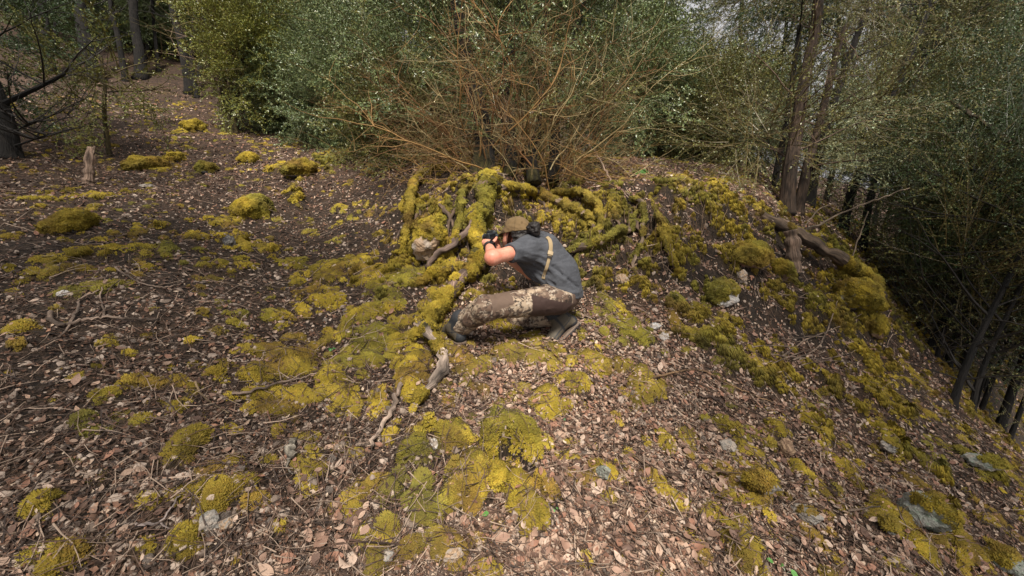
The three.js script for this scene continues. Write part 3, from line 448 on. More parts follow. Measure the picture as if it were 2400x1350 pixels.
const LEAF = [leafGeo(311, 0.062, 0.036, 1.3, 0.35), leafGeo(312, 0.056, 0.034, -1.1, 0.2), leafGeo(313, 0.066, 0.034, 2.1, 0.55), leafGeo(314, 0.05, 0.032, 0.6, -0.3), leafGeo(315, 0.06, 0.03, -2.2, -0.45)];
const chipGeo = (seed) => { R = rng(seed); const g = new THREE.IcosahedronGeometry(0.011, 0), p = g.attributes.position, m = new Map(); for (let i = 0; i < p.count; i++) { const k = [p.getX(i), p.getY(i), p.getZ(i)].map((v) => v.toFixed(4)).join(); if (!m.has(k)) m.set(k, [rr(0.6, 1.4), rr(0.4, 0.8), rr(0.6, 1.3)]); const s = m.get(k); p.setXYZ(i, p.getX(i) * s[0], p.getY(i) * s[1], p.getZ(i) * s[2]); } g.computeVertexNormals(); g.setAttribute('color', new THREE.Float32BufferAttribute(new Array(p.count * 3).fill(1), 3)); return g; };
const CHIP = [chipGeo(321), chipGeo(322)];
const stickGeo = (seed) => { R = rng(seed); const w = wander(V(0, 0, -0.05), V(0, 0, 1), 0.1, 4, 0.3, 0); w.forEach((p) => { p.y = Math.abs(p.y) * 0.4; }); return new GB().tube(w, w.map((_, i) => 0.0016 * (1 - i / 6)), 3, [1, 1, 1], 0, false).geo(); };
const STICK = [stickGeo(331), stickGeo(332), stickGeo(333)];
const litterTint = [[186, 152, 128], [164, 129, 107], [140, 105, 84], [196, 169, 146], [112, 82, 63], [164, 120, 95], [86, 63, 49], [204, 181, 158]].map((c) => lin(...c));
const leafTint = [[158, 128, 110], [144, 113, 96], [174, 146, 126], [120, 92, 76], [186, 162, 144], [146, 106, 86], [98, 74, 62]].map((c) => lin(...c));
const tilt = (n, k) => { const q = new THREE.Quaternion().setFromUnitVectors(UPV, V(n.x + rr(-k, k), n.y, n.z + rr(-k, k)).normalize()); return q.multiply(qz.setFromAxisAngle(UPV, R() * 6.283)); };
const spot = (r0, r1) => { const r = Math.exp(rr(Math.log(r0), Math.log(r1))), a = rr(-1.14, 1.14); return [Math.sin(a) * r, -Math.cos(a) * r]; };
const bare = (n) => sstep(0.86, 0.62, n.y);                // steep faces hold no litter
const inGrid = (x, z) => x > -8.9 && x < 9.4 && z > -12.9;
{
  R = rng(400); const moss = TUFT.map(() => []), flakes = FLAKE.map(() => []), leaves = LEAF.map(() => []), chips = CHIP.map(() => []), sticks = STICK.map(() => []);
  const put = (lists, p, q, s, c) => lists[Math.floor(R() * lists.length)].push({ p, q, s, c });
  for (let i = 0; i < 620000; i++) {
    const [x, z] = spot(0.7, 12); if (!inGrid(x, z)) continue; const m = mossy(x, z); if (R() > m * 1.7 - 0.12 || noise(x * 34, z * 34, 5) < 0.25 * R() + 0.12) continue;
    const n = normalAt(x, z), r = Math.hypot(x, z), hang = r > 2.9 && bare(n) > 0.25 && R() < 0.55, ms = rr(0.65, 1.2) * (1 + 0.06 * r) * (0.6 + 0.45 * m), hn = hang ? n.clone().add(V(0, -1.5, 0)).normalize() : n; put(moss, ground3(x, z, hang ? 0.012 : -0.002), tilt(hn, 0.35), hang ? V(ms, ms * rr(2, 4), ms) : ms, mossTint(x, H(x, z), z));
  }
  for (let i = 0; i < 270000; i++) {
    const [x, z] = spot(0.7, 13); if (!inGrid(x, z)) continue; const l = leafy(x, z), m = mossy(x, z); const nn = normalAt(x, z); if (R() > 0.45 + 0.6 * l || R() < m * 0.72 || R() < bare(nn) * 0.8) continue;
    const r = Math.hypot(x, z), s = rr(0.35, 1.15) * rr(0.7, 1.2) * (0.8 + 0.11 * r), dark = R() < 0.86 - 0.8 * l; put(flakes, ground3(x, z, 0.002 + 0.008 * R()), tilt(nn, 0.75), s, (dark ? pick(litterTint.slice(4, 7)) : pick(litterTint)).clone().multiplyScalar(rr(0.6, 1.1) * (dark ? 0.55 : 1)));
  }
  for (let i = 0; i < 52000; i++) {
    const [x, z] = spot(0.8, 14); if (!inGrid(x, z)) continue; const l = leafy(x, z), m = mossy(x, z); if (R() > 0.04 + 1.0 * l || R() < m * 0.9 || R() < bare(normalAt(x, z)) * 0.85) continue;
    const r = Math.hypot(x, z); put(leaves, ground3(x, z, 0.004 + 0.012 * R()), tilt(normalAt(x, z), 0.6), rr(0.35, 0.8) * (0.8 + 0.045 * r), pick(leafTint).clone().multiplyScalar(rr(0.65, 1.15)));
  }
  for (let i = 0; i < 26000; i++) {
    const [x, z] = spot(0.7, 8); if (!inGrid(x, z)) continue; const m = mossy(x, z); if (R() < m * 0.9) continue;
    put(chips, ground3(x, z, 0.001), tilt(normalAt(x, z), 0.5), rr(0.35, 1.3) * (R() < 0.06 ? 1.8 : 1), lin(196, 176, 160).lerp(lin(120, 104, 92), R()).multiplyScalar(rr(0.6, 1)));
  }
  for (let i = 0; i < 34000; i++) {
    const [x, z] = spot(0.7, 12); if (!inGrid(x, z)) continue; const m = mossy(x, z); if (R() < m * 0.5) continue;
    const r = Math.hypot(x, z); put(sticks, ground3(x, z, 0.004 + 0.012 * R()), tilt(normalAt(x, z), 0.4), V(1, 1, 1).multiplyScalar(rr(0.5, 1.9) * (0.85 + 0.06 * r)), (R() < 0.25 ? lin(160, 138, 120) : R() < 0.6 ? lin(96, 74, 60) : lin(58, 44, 36)).multiplyScalar(rr(0.6, 1.1)));
  }
  const stuff = (name, label, lists, geos, mat) => { const g = thing(name, label, 'ground cover', V(0, 0, 0)); g.userData.kind = 'stuff'; lists.forEach((l, i) => { if (l.length) tag(instanced(name.replace(/_carpet|_litter/, '') + '_pieces', geos[i], mat, l, g), null, null, null, 'stuff'); }); };
  stuff('moss_carpet', 'yellow-green moss growing in cushions and streaks over the slope', moss, TUFT, MAT.moss);
  stuff('crumb_litter', 'small pale and dark leaf crumbs strewn over the earth', flakes, FLAKE, MAT.litter);
  stuff('leaf_litter', 'pinkish brown fallen beech leaves lying thick over the slope', leaves, LEAF, MAT.litter);
  stuff('gravel', 'pale gravel chips among the litter', chips, CHIP, MAT.plain);
  stuff('twig_litter', 'thin broken twigs scattered over the litter', sticks, STICK, MAT.twig);
  // the largest fallen leaves, one by one
  R = rng(410); const drifts = [[1250, 1275, 90, 40, 22], [1330, 1310, 120, 30, 20], [780, 1270, 60, 60, 20], [1450, 1135, 70, 30, 14], [830, 1220, 50, 30, 10], [1560, 1290, 120, 50, 20], [1700, 1230, 60, 40, 12], [640, 1330, 50, 20, 6], [1640, 1100, 80, 50, 12], [920, 740, 40, 20, 6], [1700, 900, 70, 40, 10], [1900, 1280, 140, 60, 22]];
  const where = []; for (const [x, y, a, b, n] of drifts) for (let i = 0; i < n; i++) { const p = onG(x + rr(-a, a), y + rr(-b, b)); where.push([p.x, p.z]); }
  while (where.length < 300) { const [x, z] = spot(0.85, 2.6); if (inGrid(x, z) && R() < 0.05 + leafy(x, z) && mossy(x, z) < 0.5) where.push([x, z]); }
  const mats = leafTint.map((c) => std({ color: c, vertexColors: true, roughness: 0.7, side: THREE.DoubleSide }));
  for (const [x, z] of where) { const f = new THREE.Mesh(pick(LEAF), pick(mats)); f.name = numbered('fallen_leaf'); f.position.copy(ground3(x, z, 0.008 + 0.012 * R())); f.quaternion.copy(tilt(normalAt(x, z), 0.55)); f.scale.setScalar(rr(0.55, 1.0)); f.castShadow = f.receiveShadow = true; GROUND.add(f); }
}
// ---------------------------------------------------------------- mossy roots of the old clump
const tuftsOn = (list, p, n, s) => list[Math.floor(R() * list.length)].push({ p, q: tilt(n, 0.5), s, c: mossTint(p.x, p.y, p.z) });
function root(name, parent, pts, radii, mossFn, o = {}) {
  const n = o.seg ?? pts.length * 7, path = smooth(pts, n), rad = path.map((_, i) => (o.fat ?? 0.72) * along(radii, i / n) * (0.75 + 0.6 * noise(i * 0.45, (o.seed ?? 1) * 3.1, 2))), g = new GB(), bark = o.bark ?? lin(150, 128, 108), mc = lin(96, 86, 26), lists = TUFT.map(() => []);
  path.forEach((p, i) => { p.x += (noise(i * 0.5, o.seed ?? 1, 3) - 0.5) * rad[i] * (o.wob ?? 1.5); p.y += (noise(i * 0.5, o.seed ?? 1, 7) - 0.5) * rad[i] * (o.wob ?? 1.1); });
  const cover = (q, f, d) => { const m = mossFn(f); return clamp(m + (fbm(q.x * 12, q.y * 12, q.z * 12, 3) - 0.5) * 2.6 * (m > 0.06 && m < 0.98 ? 1 : 0.4) + 0.25 * d.y); };
  g.tube(path, rad, 10, (q, f, d) => { const k = 0.8 + 0.9 * fbm(q.x * 22, q.y * 8, q.z * 22, 3), m = sstep(0.35, 0.6, cover(q, f, d)); return [lerp(bark.r * k, mc.r, m), lerp(bark.g * k, mc.g, m), lerp(bark.b * k, mc.b, m)]; }, o.lump ?? 0.5);
  const m = part(name, g.geo(), MAT.bark, parent, true);
  R = rng(600 + (o.seed ?? 1)); const t = V(0, 0, 0), a = V(0, 0, 0), b = V(0, 0, 0);
  const count = Math.round((o.tufts ?? 1) * path.reduce((s, p, i) => s + (i ? p.distanceTo(path[i - 1]) * rad[i] * 6.283 : 0), 0) * 5200);
  for (let i = 0; i < count; i++) {
    const f = R() * 0.999, k = Math.floor(f * n), u = f * n - k; t.subVectors(path[k + 1], path[k]).normalize(); a.crossVectors(t, Math.abs(t.y) > 0.8 ? V(1, 0, 0) : UPV).normalize(); b.crossVectors(a, t).normalize();
    const an = R() * 6.283, d = V(0, 0, 0).addScaledVector(a, Math.cos(an)).addScaledVector(b, Math.sin(an)), r = lerp(rad[k], rad[k + 1], u), q = path[k].clone().lerp(path[k + 1], u).addScaledVector(d, r * rr(0.85, 1.18));
    if (cover(q, f, d) > 0.42) { const hang = d.y < 0.25 && R() < 0.45; tuftsOn(lists, q, hang ? d.add(V(0, -1.6, 0.1)).normalize() : d.add(V(0, -0.15, 0.1)), hang ? V(0.9, rr(1.8, 3.6), 0.9) : rr(0.9, 1.6)); }
  }
  lists.forEach((l, i) => { if (l.length) tag(instanced('moss', TUFT[i], MAT.moss, l, m), null, null, null, 'stuff'); });
  return m;
}
const gp = (px, py, up = 0) => { const p = onG(px, py), n = normalAt(p.x, p.z, 0.08); return p.addScaledVector(n, up); };
{
  const P = (a, f = 1) => a.map(([x, y, u]) => gp(x, y, u * f));
  root('root', OLD, P([[1150, 425, 0.02], [1132, 462, 0.09], [1124, 520, 0.1], [1116, 570, 0.1], [1106, 615, 0.1], [1090, 650, 0.08], [1064, 688, 0.06], [1032, 724, 0.05], [996, 768, 0.03], [974, 800, 0.02]]), [0.1, 0.08, 0.075, 0.078, 0.076, 0.052, 0.05, 0.068, 0.075, 0.06], (f) => f > 0.56 && f < 0.68 ? 0.06 : 0.82, { seed: 1, tufts: 1.3, bark: lin(158, 132, 118) });
  root('root', OLD, P([[990, 775, 0.07], [1004, 812, 0.1], [1032, 846, 0.06], [1030, 882, 0.04], [1004, 913, 0.035], [976, 945, 0.03], [965, 978, 0.005]]), [0.056, 0.042, 0.034, 0.036, 0.03, 0.026, 0.014], (f) => f < 0.3 ? 0.5 - 0.6 * f : f > 0.74 && f < 0.84 ? 0.5 : 0.02, { seed: 2, fat: 0.72, wob: 0.8, bark: lin(186, 166, 150) });
  root('root', OLD, P([[1128, 505, 0.12], [1112, 545, 0.13], [1078, 580, 0.1], [1042, 604, 0.08], [1012, 626, 0.04], [1000, 634, 0]]), [0.022, 0.034, 0.036, 0.032, 0.028, 0.02], () => 0.05, { seed: 3, bark: lin(138, 116, 104) });
  root('root', OLD, P([[988, 415, 0.03], [976, 455, 0.08], [968, 500, 0.08], [958, 545, 0.06], [948, 572, 0.0]]), [0.05, 0.065, 0.06, 0.05, 0.03], () => 0.62, { seed: 4, fat: 0.56 });
  root('root', OLD, P([[1092, 445, 0.03], [1084, 490, 0.07], [1078, 530, 0.07], [1066, 565, 0.03]]), [0.04, 0.04, 0.038, 0.03], () => 0.62, { seed: 5, fat: 0.56 });
  root('root', OLD, P([[1145, 440, 0.06], [1200, 447, 0.1], [1262, 462, 0.12], [1320, 490, 0.12], [1372, 506, 0.1], [1398, 520, 0.05]], 0.5), [0.06, 0.075, 0.085, 0.085, 0.07, 0.045], () => 0.48, { fat: 0.44, seed: 6, tufts: 1.2 });
  root('root', OLD, P([[1290, 455, 0.05], [1352, 462, 0.12], [1390, 476, 0.13], [1404, 512, 0.12], [1398, 560, 0.06], [1392, 585, 0.0]], 0.5), [0.04, 0.055, 0.06, 0.05, 0.035, 0.03], (f) => f < 0.65 ? 0.9 : 0.3, { fat: 0.44, seed: 7 });
  root('root', OLD, P([[1325, 600, 0.03], [1360, 588, 0.09], [1405, 568, 0.1], [1445, 545, 0.1], [1468, 548, 0.08], [1488, 520, 0.02]], 0.5), [0.03, 0.055, 0.06, 0.06, 0.05, 0.03], () => 0.46, { fat: 0.44, seed: 8 });
  root('root', OLD, P([[1478, 468, 0.02], [1502, 482, 0.12], [1508, 530, 0.12], [1502, 575, 0.08], [1486, 620, 0.06], [1482, 668, 0.02]], 0.5), [0.03, 0.045, 0.045, 0.03, 0.032, 0.028], () => 0.46, { fat: 0.44, seed: 9 });
  root('root', OLD, P([[1545, 520, 0.02], [1556, 560, 0.09], [1575, 610, 0.07], [1590, 640, 0]], 0.5), [0.03, 0.05, 0.045, 0.03], () => 0.46, { fat: 0.44, seed: 10 });
  root('root', OLD, P([[1060, 640, 0.05], [1015, 650, 0.05], [985, 664, 0.02], [960, 668, 0]]), [0.04, 0.03, 0.026, 0.016], () => 0.6, { seed: 11 });
  root('root', OLD, P([[1080, 660, 0.06], [1052, 690, 0.05], [1020, 712, 0.03], [990, 735, 0]]), [0.04, 0.036, 0.03, 0.018], () => 0.55, { seed: 12 });
  for (let i = 0; i < 18; i++) {
    const x = i < 7 ? 960 + i * 20 + (i * 37 % 17) : 1300 + (i - 9) * 27 + (i * 53 % 23), y = 452 + (i * 29 % 40), e = (i % 2 ? 1 : -1) * (20 + i * 7 % 30), L = 50 + (i * 41 % 70);
    root('root', OLD, P([[x, y, 0.0], [x + e * 0.3, y + L * 0.3, 0.05], [x + e * 0.8, y + L * 0.65, 0.05], [x + e, y + L, 0]], 0.5), [0.018, 0.024, 0.018, 0.01], i % 3 ? (f) => 0.55 - 0.4 * f : () => 0.1, { seed: 40 + i, bark: lin(112, 92, 76) });
  }
  // thin bare rootlets hanging in the hollows of the bank
  R = rng(640); const g = new GB(), c = [lin(150, 122, 96), lin(92, 72, 58), lin(176, 150, 124)];
  for (let i = 0; i < 260; i++) { const p = onG(rr(1150, 1800), rr(455, 610)), n = normalAt(p.x, p.z, 0.1); p.addScaledVector(n, rr(0.01, 0.1)); const w = wander(p, V(rr(-0.4, 0.4), -1, rr(0, 0.4)), rr(0.1, 0.4), 7, 0.22, -0.03), q = pick(c); g.tube(w, w.map((_, j) => 0.0035 * (1 - j / 9)), 3, [q.r, q.g, q.b], 0, false); }
  tag(part('rootlets', g.geo(), MAT.twig, OLD, true), null, null, null, 'stuff');
}

// ---------------------------------------------------------------- rocks
function rockGeo(seed, s, paint, flat = 0.35) {
  R = rng(seed); const g = new THREE.IcosahedronGeometry(1, 12), p = g.attributes.position, cut = []; for (let i = 0; i < 9; i++) cut.push([V(rr(-1, 1), rr(-1, 1), rr(-1, 1)).normalize(), rr(0.62, 0.9)]);
  const v = V(0, 0, 0), col = new Float32Array(p.count * 3);
  for (let i = 0; i < p.count; i++) {
    v.fromBufferAttribute(p, i).normalize(); let r = 1; for (const [n, d] of cut) { const k = v.dot(n); if (k > 0.05) r = Math.min(r, lerp(1, d / k, 1 - flat * 0.4)); }
    r *= 1 + (fbm(v.x * 2.1 + seed, v.y * 2.1, v.z * 2.1, 4) - 0.5) * 0.75 + (fbm(v.x * 9 + seed, v.y * 9, v.z * 9, 3) - 0.5) * 0.09; v.multiplyScalar(r); p.setXYZ(i, v.x * s[0], v.y * s[1], v.z * s[2]);
    const c = paint(v, fbm(v.x * 3 + seed, v.y * 3, v.z * 3, 4), fbm(v.x * 12 + seed, v.y * 12, v.z * 12, 3)); col.set([c.r, c.g, c.b], i * 3);
  }
  g.setAttribute('color', new THREE.BufferAttribute(col, 3)); g.computeVertexNormals(); const u = g.attributes.uv; for (let i = 0; i < u.count; i++) u.setXY(i, p.getX(i) * 3, p.getZ(i) * 3 + p.getY(i) * 3); return g;
}
const STONE = { grey: [132, 128, 122], pale: [160, 148, 136], white: [186, 182, 178], tan: [160, 134, 108], dark: [84, 82, 84], lichen: [140, 142, 134], brown: [122, 98, 78] };
function rock(px, py, w, o, label) {
  const p = onG(px, py), d = (p.y - EYE.y) * -SP + -p.z * CP, k = d / F, s = [w * k, w * k * (o.tall ?? 0.65), w * k * (o.deep ?? 0.85)], base = lin(...STONE[o.c ?? 'grey']), b2 = lin(...STONE[o.c2 ?? o.c ?? 'grey']), t = new THREE.Color();
  const turn = o.turn ?? (px % 7) * 0.4, m = o.moss ?? 0, mc = lin(92, 82, 26), turq = lin(106, 128, 108);
  const cover = (v, n) => m && n * 0.9 + v.y * (o.up ?? 0.5) + (o.side ? v.x * o.side : 0) + m - 0.75;
  const g = rockGeo(px * 3 + py, s, (v, a, b) => { t.copy(base).lerp(b2, sstep(0.4, 0.65, a)).multiplyScalar(0.6 + 0.8 * b); if (o.c === 'lichen') t.lerp(turq, sstep(0.55, 0.7, b) * 0.7); if (cover(v, a) > 0) t.lerp(mc, 0.85); return t; }, o.flat);
  const r = part(o.name ?? 'rock', g, MAT.rock, scene); r.position.copy(p).y += s[1] * (o.lift ?? 0.3); r.rotation.set(o.tx ?? 0, turn, o.tz ?? 0); tag(r, label, o.cat ?? 'rock', o.group);
  if (m) {
    R = rng(px + py); const pos = g.attributes.position, nor = g.attributes.normal, lists = TUFT.map(() => []), v = V(0, 0, 0), n = V(0, 0, 0), area = s[0] * s[2] * 12;
    const N = Math.min(4000, Math.round(area * 9000)); r.updateMatrixWorld(true);
    for (let i = 0; i < N; i++) { const j = Math.floor(R() * pos.count); v.fromBufferAttribute(pos, j); n.fromBufferAttribute(nor, j); const q = V(v.x / s[0], v.y / s[1], v.z / s[2]), a = fbm(q.x * 3 + px * 3 + py, q.y * 3, q.z * 3, 4); if (cover(q, a) <= 0) continue; const wv = v.clone().applyMatrix4(r.matrixWorld), c = mossTint(wv.x, wv.y, wv.z); const L = lists[j % 3]; L.push({ p: v.clone().add(V(rr(-1, 1), rr(-1, 1), rr(-1, 1)).multiplyScalar(0.006)), q: tilt(n, 0.4), s: rr(0.8, 1.3), c }); }
    lists.forEach((l, i) => { if (l.length) { const mm = new THREE.InstancedMesh(TUFT[i], MAT.moss, l.length); mm.name = 'moss'; mm.userData.kind = 'stuff'; const sv = V(1, 1, 1); l.forEach((e, q) => { sv.setScalar(e.s); mm.setMatrixAt(q, M4.compose(e.p, e.q, sv)); mm.setColorAt(q, e.c); }); r.add(mm); } });
  }
  return r;
}
rock(495, 1228, 30, { c: 'grey', c2: 'pale', tall: 0.75, lift: 0.45 }, 'angular grey stone, larger of the two touching on the bare earth');
rock(535, 1232, 18, { c: 'tan', c2: 'grey', tall: 0.75, lift: 0.45 }, 'small tan-grey stone leaning against the larger angular grey stone');
rock(2160, 1222, 58, { c: 'lichen', c2: 'grey', moss: -0.22, side: -0.6, tall: 0.75, deep: 0.75, lift: 0.75, tz: -0.35 }, 'large blue-grey lichen rock with a green moss patch, lower right');
rock(2080, 1240, 26, { c: 'grey', c2: 'lichen', moss: -0.15, side: -0.6, lift: 0.8, tz: -0.4 }, 'pale stone in moss just left of the large blue-grey rock');
rock(1882, 1216, 34, { c: 'grey', c2: 'pale', tz: -0.5, deep: 0.6, moss: -0.2, side: -0.4, lift: 0.65 }, 'bare pale grey rock tilted down the slope between litter');
rock(2300, 1092, 34, { c: 'lichen', c2: 'pale', tall: 0.5, lift: 0.8, moss: -0.15, side: -0.4, tz: -0.4 }, 'flat pale lichen rock edged with moss near the right side');
rock(2080, 1056, 24, { c: 'grey', c2: 'pale', tall: 0.5, lift: 0.8, moss: -0.2, tz: -0.3 }, 'low grey stone on top of a dark moss strip on the right slope');
rock(1785, 1150, 40, { c: 'grey', c2: 'pale', moss: -0.02, side: -1.2, lift: 0.7, tz: -0.6, deep: 0.6, tall: 0.7 }, 'long stone with its left half under moss and a bare grey right face');
rock(1412, 1118, 30, { c: 'lichen', c2: 'grey', moss: -0.15, lift: 0.8, tz: -0.8, deep: 0.45, tall: 0.55 }, 'narrow lichen-crusted stone slanting through the litter by the moss mound');
rock(1162, 1120, 36, { c: 'tan', c2: 'brown', moss: 0.7, up: 0.9, tall: 0.8, lift: 0.2 }, 'round tan stone peeping from under the front moss mound');
rock(1837, 1062, 22, { c: 'brown', c2: 'tan', tall: 1.1, lift: 0.5 }, 'upright brown stone just below the tall moss cushion');
rock(1705, 1044, 22, { c: 'pale', c2: 'grey', tall: 0.6 }, 'pale stone below the round moss cushion');
rock(1680, 702, 40, { c: 'white', c2: 'tan', tall: 0.85, lift: 0.4, moss: 0.4, side: -0.3 }, 'white quartz-like rock with a tan underside on the right slope');
rock(1752, 615, 56, { c: 'tan', c2: 'brown', moss: 0.6, up: 1.0, tall: 0.6, lift: 0.5 }, 'moss-topped ledge rock jutting from the bank with a hollow below');
rock(1738, 655, 15, { c: 'pale', c2: 'tan', tall: 1.0, lift: 0.5 }, 'small pale stone lying under the ledge rock');
rock(1012, 578, 58, { c: 'tan', c2: 'pale', moss: 0.62, up: 0.6, side: 0.7, tall: 0.9, lift: 0.25, deep: 0.8 }, 'mossy boulder with a whitish lichen face left of the big root', 'boulder');
rock(910, 376, 18, { c: 'white', c2: 'pale', tall: 0.6 }, 'white stone at the foot of the shrubs left of the clump');
rock(343, 438, 14, { c: 'pale', c2: 'grey', tall: 0.4 }, 'flat pale slab on the leafy left slope');
rock(165, 535, 50, { c: 'grey', c2: 'white', moss: 0.6, up: 0.9, tall: 0.6, lift: 0.25 }, 'dark mossy rock with white lichen crests near the left side');
rock(150, 690, 12, { c: 'white', c2: 'pale' }, 'small white stone in the moss streak on the left');
rock(1535, 768, 15, { c: 'white', c2: 'pale', tall: 0.6 }, 'white stone, upper one of two right of the person');
rock(1556, 792, 15, { c: 'pale', c2: 'white', tall: 0.6 }, 'whitish stone, lower one of two right of the person');
rock(541, 574, 14, { c: 'dark', c2: 'grey', tall: 1.2, lift: 0.5 }, 'dark grey stone standing upright on the left slope');
rock(1065, 1306, 22, { c: 'tan', c2: 'pale', tall: 1.0, deep: 0.5, lift: 0.4 }, 'flat tan stone upright among moss at the bottom edge');
rock(908, 1304, 17, { c: 'pale', c2: 'grey' }, 'pale cobble left of the flat tan stone');
rock(2345, 1325, 40, { c: 'lichen', c2: 'grey', moss: -0.1, lift: 0.8, side: -0.4, tz: -0.3 }, 'greenish lichen rock in the bottom right corner');
rock(1020, 1042, 16, { c: 'pale', c2: 'white', tall: 0.6 }, 'pale stone lying on the front moss mound');
rock(1455, 660, 16, { c: 'tan', c2: 'pale', tall: 0.9 }, 'tan stone in the earth behind the person');
rock(590, 500, 44, { c: 'brown', c2: 'dark', moss: 0.66, up: 1.1, tall: 0.75, lift: 0.25 }, 'hummock fully wrapped in bright moss on the left slope');
rock(455, 305, 24, { c: 'dark', moss: 0.66, up: 1.1, tall: 0.75, lift: 0.25 }, 'dark mossy rock high on the leafy left slope');
rock(482, 398, 24, { c: 'dark', moss: 0.66, up: 1.1, tall: 0.7, lift: 0.2 }, 'dark mossy rock halfway up, beside the small flat mossy one');
rock(412, 374, 22, { c: 'dark', moss: 0.66, up: 1.1, tall: 0.6, lift: 0.2 }, 'small flat mossy rock left of the halfway one');
rock(345, 392, 44, { c: 'dark', moss: 0.66, up: 1.1, tall: 0.45, lift: 0.2 }, 'broad low mossy rock lying below the layered bush');
rock(583, 374, 22, { c: 'dark', moss: 0.66, up: 1.1, tall: 0.6, lift: 0.2 }, 'mossy rock in front of the yellow-green tree');
rock(703, 404, 40, { c: 'dark', moss: 0.66, up: 1.1, tall: 0.6, lift: 0.2 }, 'bright moss-covered stone group edge with a dark hollow beneath');
rock(2010, 700, 64, { c: 'grey', c2: 'pale', moss: 0.7, up: 0.9, tall: 0.7, lift: 0.1, tz: -0.4 }, 'big mossy rock on the lip of the drop');
rock(2050, 775, 22, { c: 'brown', moss: 0.66, up: 1.1, tall: 1.2, lift: 0.3 }, 'mossy knob hanging on the lip below the big rock');
rock(1832, 634, 28, { c: 'brown', moss: 0.66, up: 1.1, tall: 0.8, lift: 0.2 }, 'rounded mossy stone beside the short post');
{
  R = rng(700); const chips = [0, 1, 2, 3, 4].map((i) => rockGeo(800 + i, [1, 0.55, 0.8], (v, a, b) => lin(188, 172, 160).lerp(lin(130, 114, 102), a).multiplyScalar(0.7 + 0.5 * b)));
  let n = 0; while (n < 130) { const [x, z] = spot(0.85, 4.2); if (!inGrid(x, z) || mossy(x, z) > 0.75) continue; const m = new THREE.Mesh(pick(chips), MAT.rock); m.name = numbered('stone'); m.position.copy(ground3(x, z, 0.004)); m.quaternion.copy(tilt(normalAt(x, z), 0.4)); m.scale.setScalar(rr(0.011, 0.024)); m.castShadow = m.receiveShadow = true; GROUND.add(m); n++; }
}
// ---------------------------------------------------------------- fallen log, posts, loose branches
{
  const b = gp(1792, 508), t = thing('fallen_log', 'bare fallen log lying across the bank end with a mossy lower length', 'log', b), P = (a) => a.map(([x, y, dep]) => at(x, y, dep));
  const d0 = depthAt(1792, 512), d1 = depthAt(2060, 690);
  root('trunk', t, P([[1785, 505, d0], [1830, 528, d0 * 0.99], [1870, 548, d0 * 0.985], [1915, 575, d0 * 0.98], [1962, 602, d0 * 0.97], [2005, 632, lerp(d0, d1, 0.7)], [2040, 660, lerp(d0, d1, 0.9)], [2064, 700, d1]]), [0.045, 0.055, 0.058, 0.055, 0.06, 0.075, 0.075, 0.05], (f) => f > 0.6 && f < 0.93 ? 0.95 : 0.05, { seed: 21, fat: 1, wob: 0.3, lump: 0.25, bark: lin(112, 94, 78) });
}
{ const b = gp(1862, 640), t = thing('post', 'short upright dead stem standing below the fallen log', 'dead stem', b), d = depthAt(1862, 640); root('trunk', t, [at(1862, 645, d), at(1860, 610, d), at(1858, 575, d), at(1852, 540, d)], [0.075, 0.062, 0.06, 0.05], () => 0.03, { seed: 22, fat: 1, wob: 0.2, lump: 0.2, bark: lin(150, 126, 108) }); }
{ const b = gp(208, 432), t = thing('tree_stump', 'pale broken stump standing alone in the dim left slope', 'stump', b), d = depthAt(208, 432); root('trunk', t, [at(207, 436, d), at(209, 410, d), at(210, 375, d), at(211, 345, d)], [0.055, 0.042, 0.04, 0.032], () => 0.0, { seed: 23, fat: 1, wob: 0.2, lump: 0.25, bark: lin(178, 150, 130) }); root('branch', t, [at(212, 380, d), at(218, 360, d), at(222, 342, d)], [0.014, 0.012, 0.008], () => 0, { seed: 24, fat: 1, wob: 0.2, lump: 0.25, bark: lin(170, 146, 126) }); }
function branch(label, paths, o = {}) {
  const col = lin(...(o.c ?? [160, 138, 122])), p0 = gp(paths[0].p[0][0], paths[0].p[0][1]), t = thing(o.name ?? 'branch', label, o.cat ?? 'branch', p0, o.group);
  paths.forEach(({ p, r, e = 0.45 }, i) => {
    const pts = smooth(p.map(([x, y, dep]) => dep ? at(x, y, dep) : gp(x, y, (o.up ?? 0.012) + r)), p.length * 7), n = pts.length - 1, g = new GB(); pts.forEach((q, j) => { q.x += (noise(j * 0.7, i, 3) - 0.5) * r * 1.6; q.y += (noise(j * 0.7, i, 8) - 0.5) * r * 1.6; });
    g.tube(pts, pts.map((_, j) => r * lerp(1, e, j / n)), 7, (q) => { const k = 0.85 + 0.8 * fbm(q.x * 30, q.y * 30, q.z * 30, 3); return [col.r * k, col.g * k, col.b * k]; }, 0.18);
    part(i ? 'side_branch' : 'stem', g.geo(), MAT.bark, t, true);
  });
}
branch('long pale bent branch lying level on the left slope, forked', [{ p: [[118, 742], [118, 760], [150, 770], [200, 760], [255, 752], [310, 756], [366, 757]], r: 0.012 }, { p: [[165, 768], [185, 725], [190, 705], [225, 690], [255, 650]], r: 0.007 }, { p: [[165, 768], [140, 795], [100, 812]], r: 0.006 }, { p: [[243, 754], [246, 735], [236, 700], [240, 680]], r: 0.006 }]);
branch('thin pale twig curving down the left slope above the bent branch', [{ p: [[270, 632], [300, 652], [330, 668], [380, 679], [420, 672]], r: 0.006 }]);
branch('straight grey stick lying left of the lowest root end', [{ p: [[540, 932], [600, 922], [655, 904], [700, 895], [745, 880]], r: 0.008 }]);
branch('thick weathered pale stick slanting below the big root', [{ p: [[940, 905], [930, 935], [917, 970], [895, 1010], [868, 1054]], r: 0.0135, e: 0.7 }], { c: [196, 172, 154], name: 'stick' });
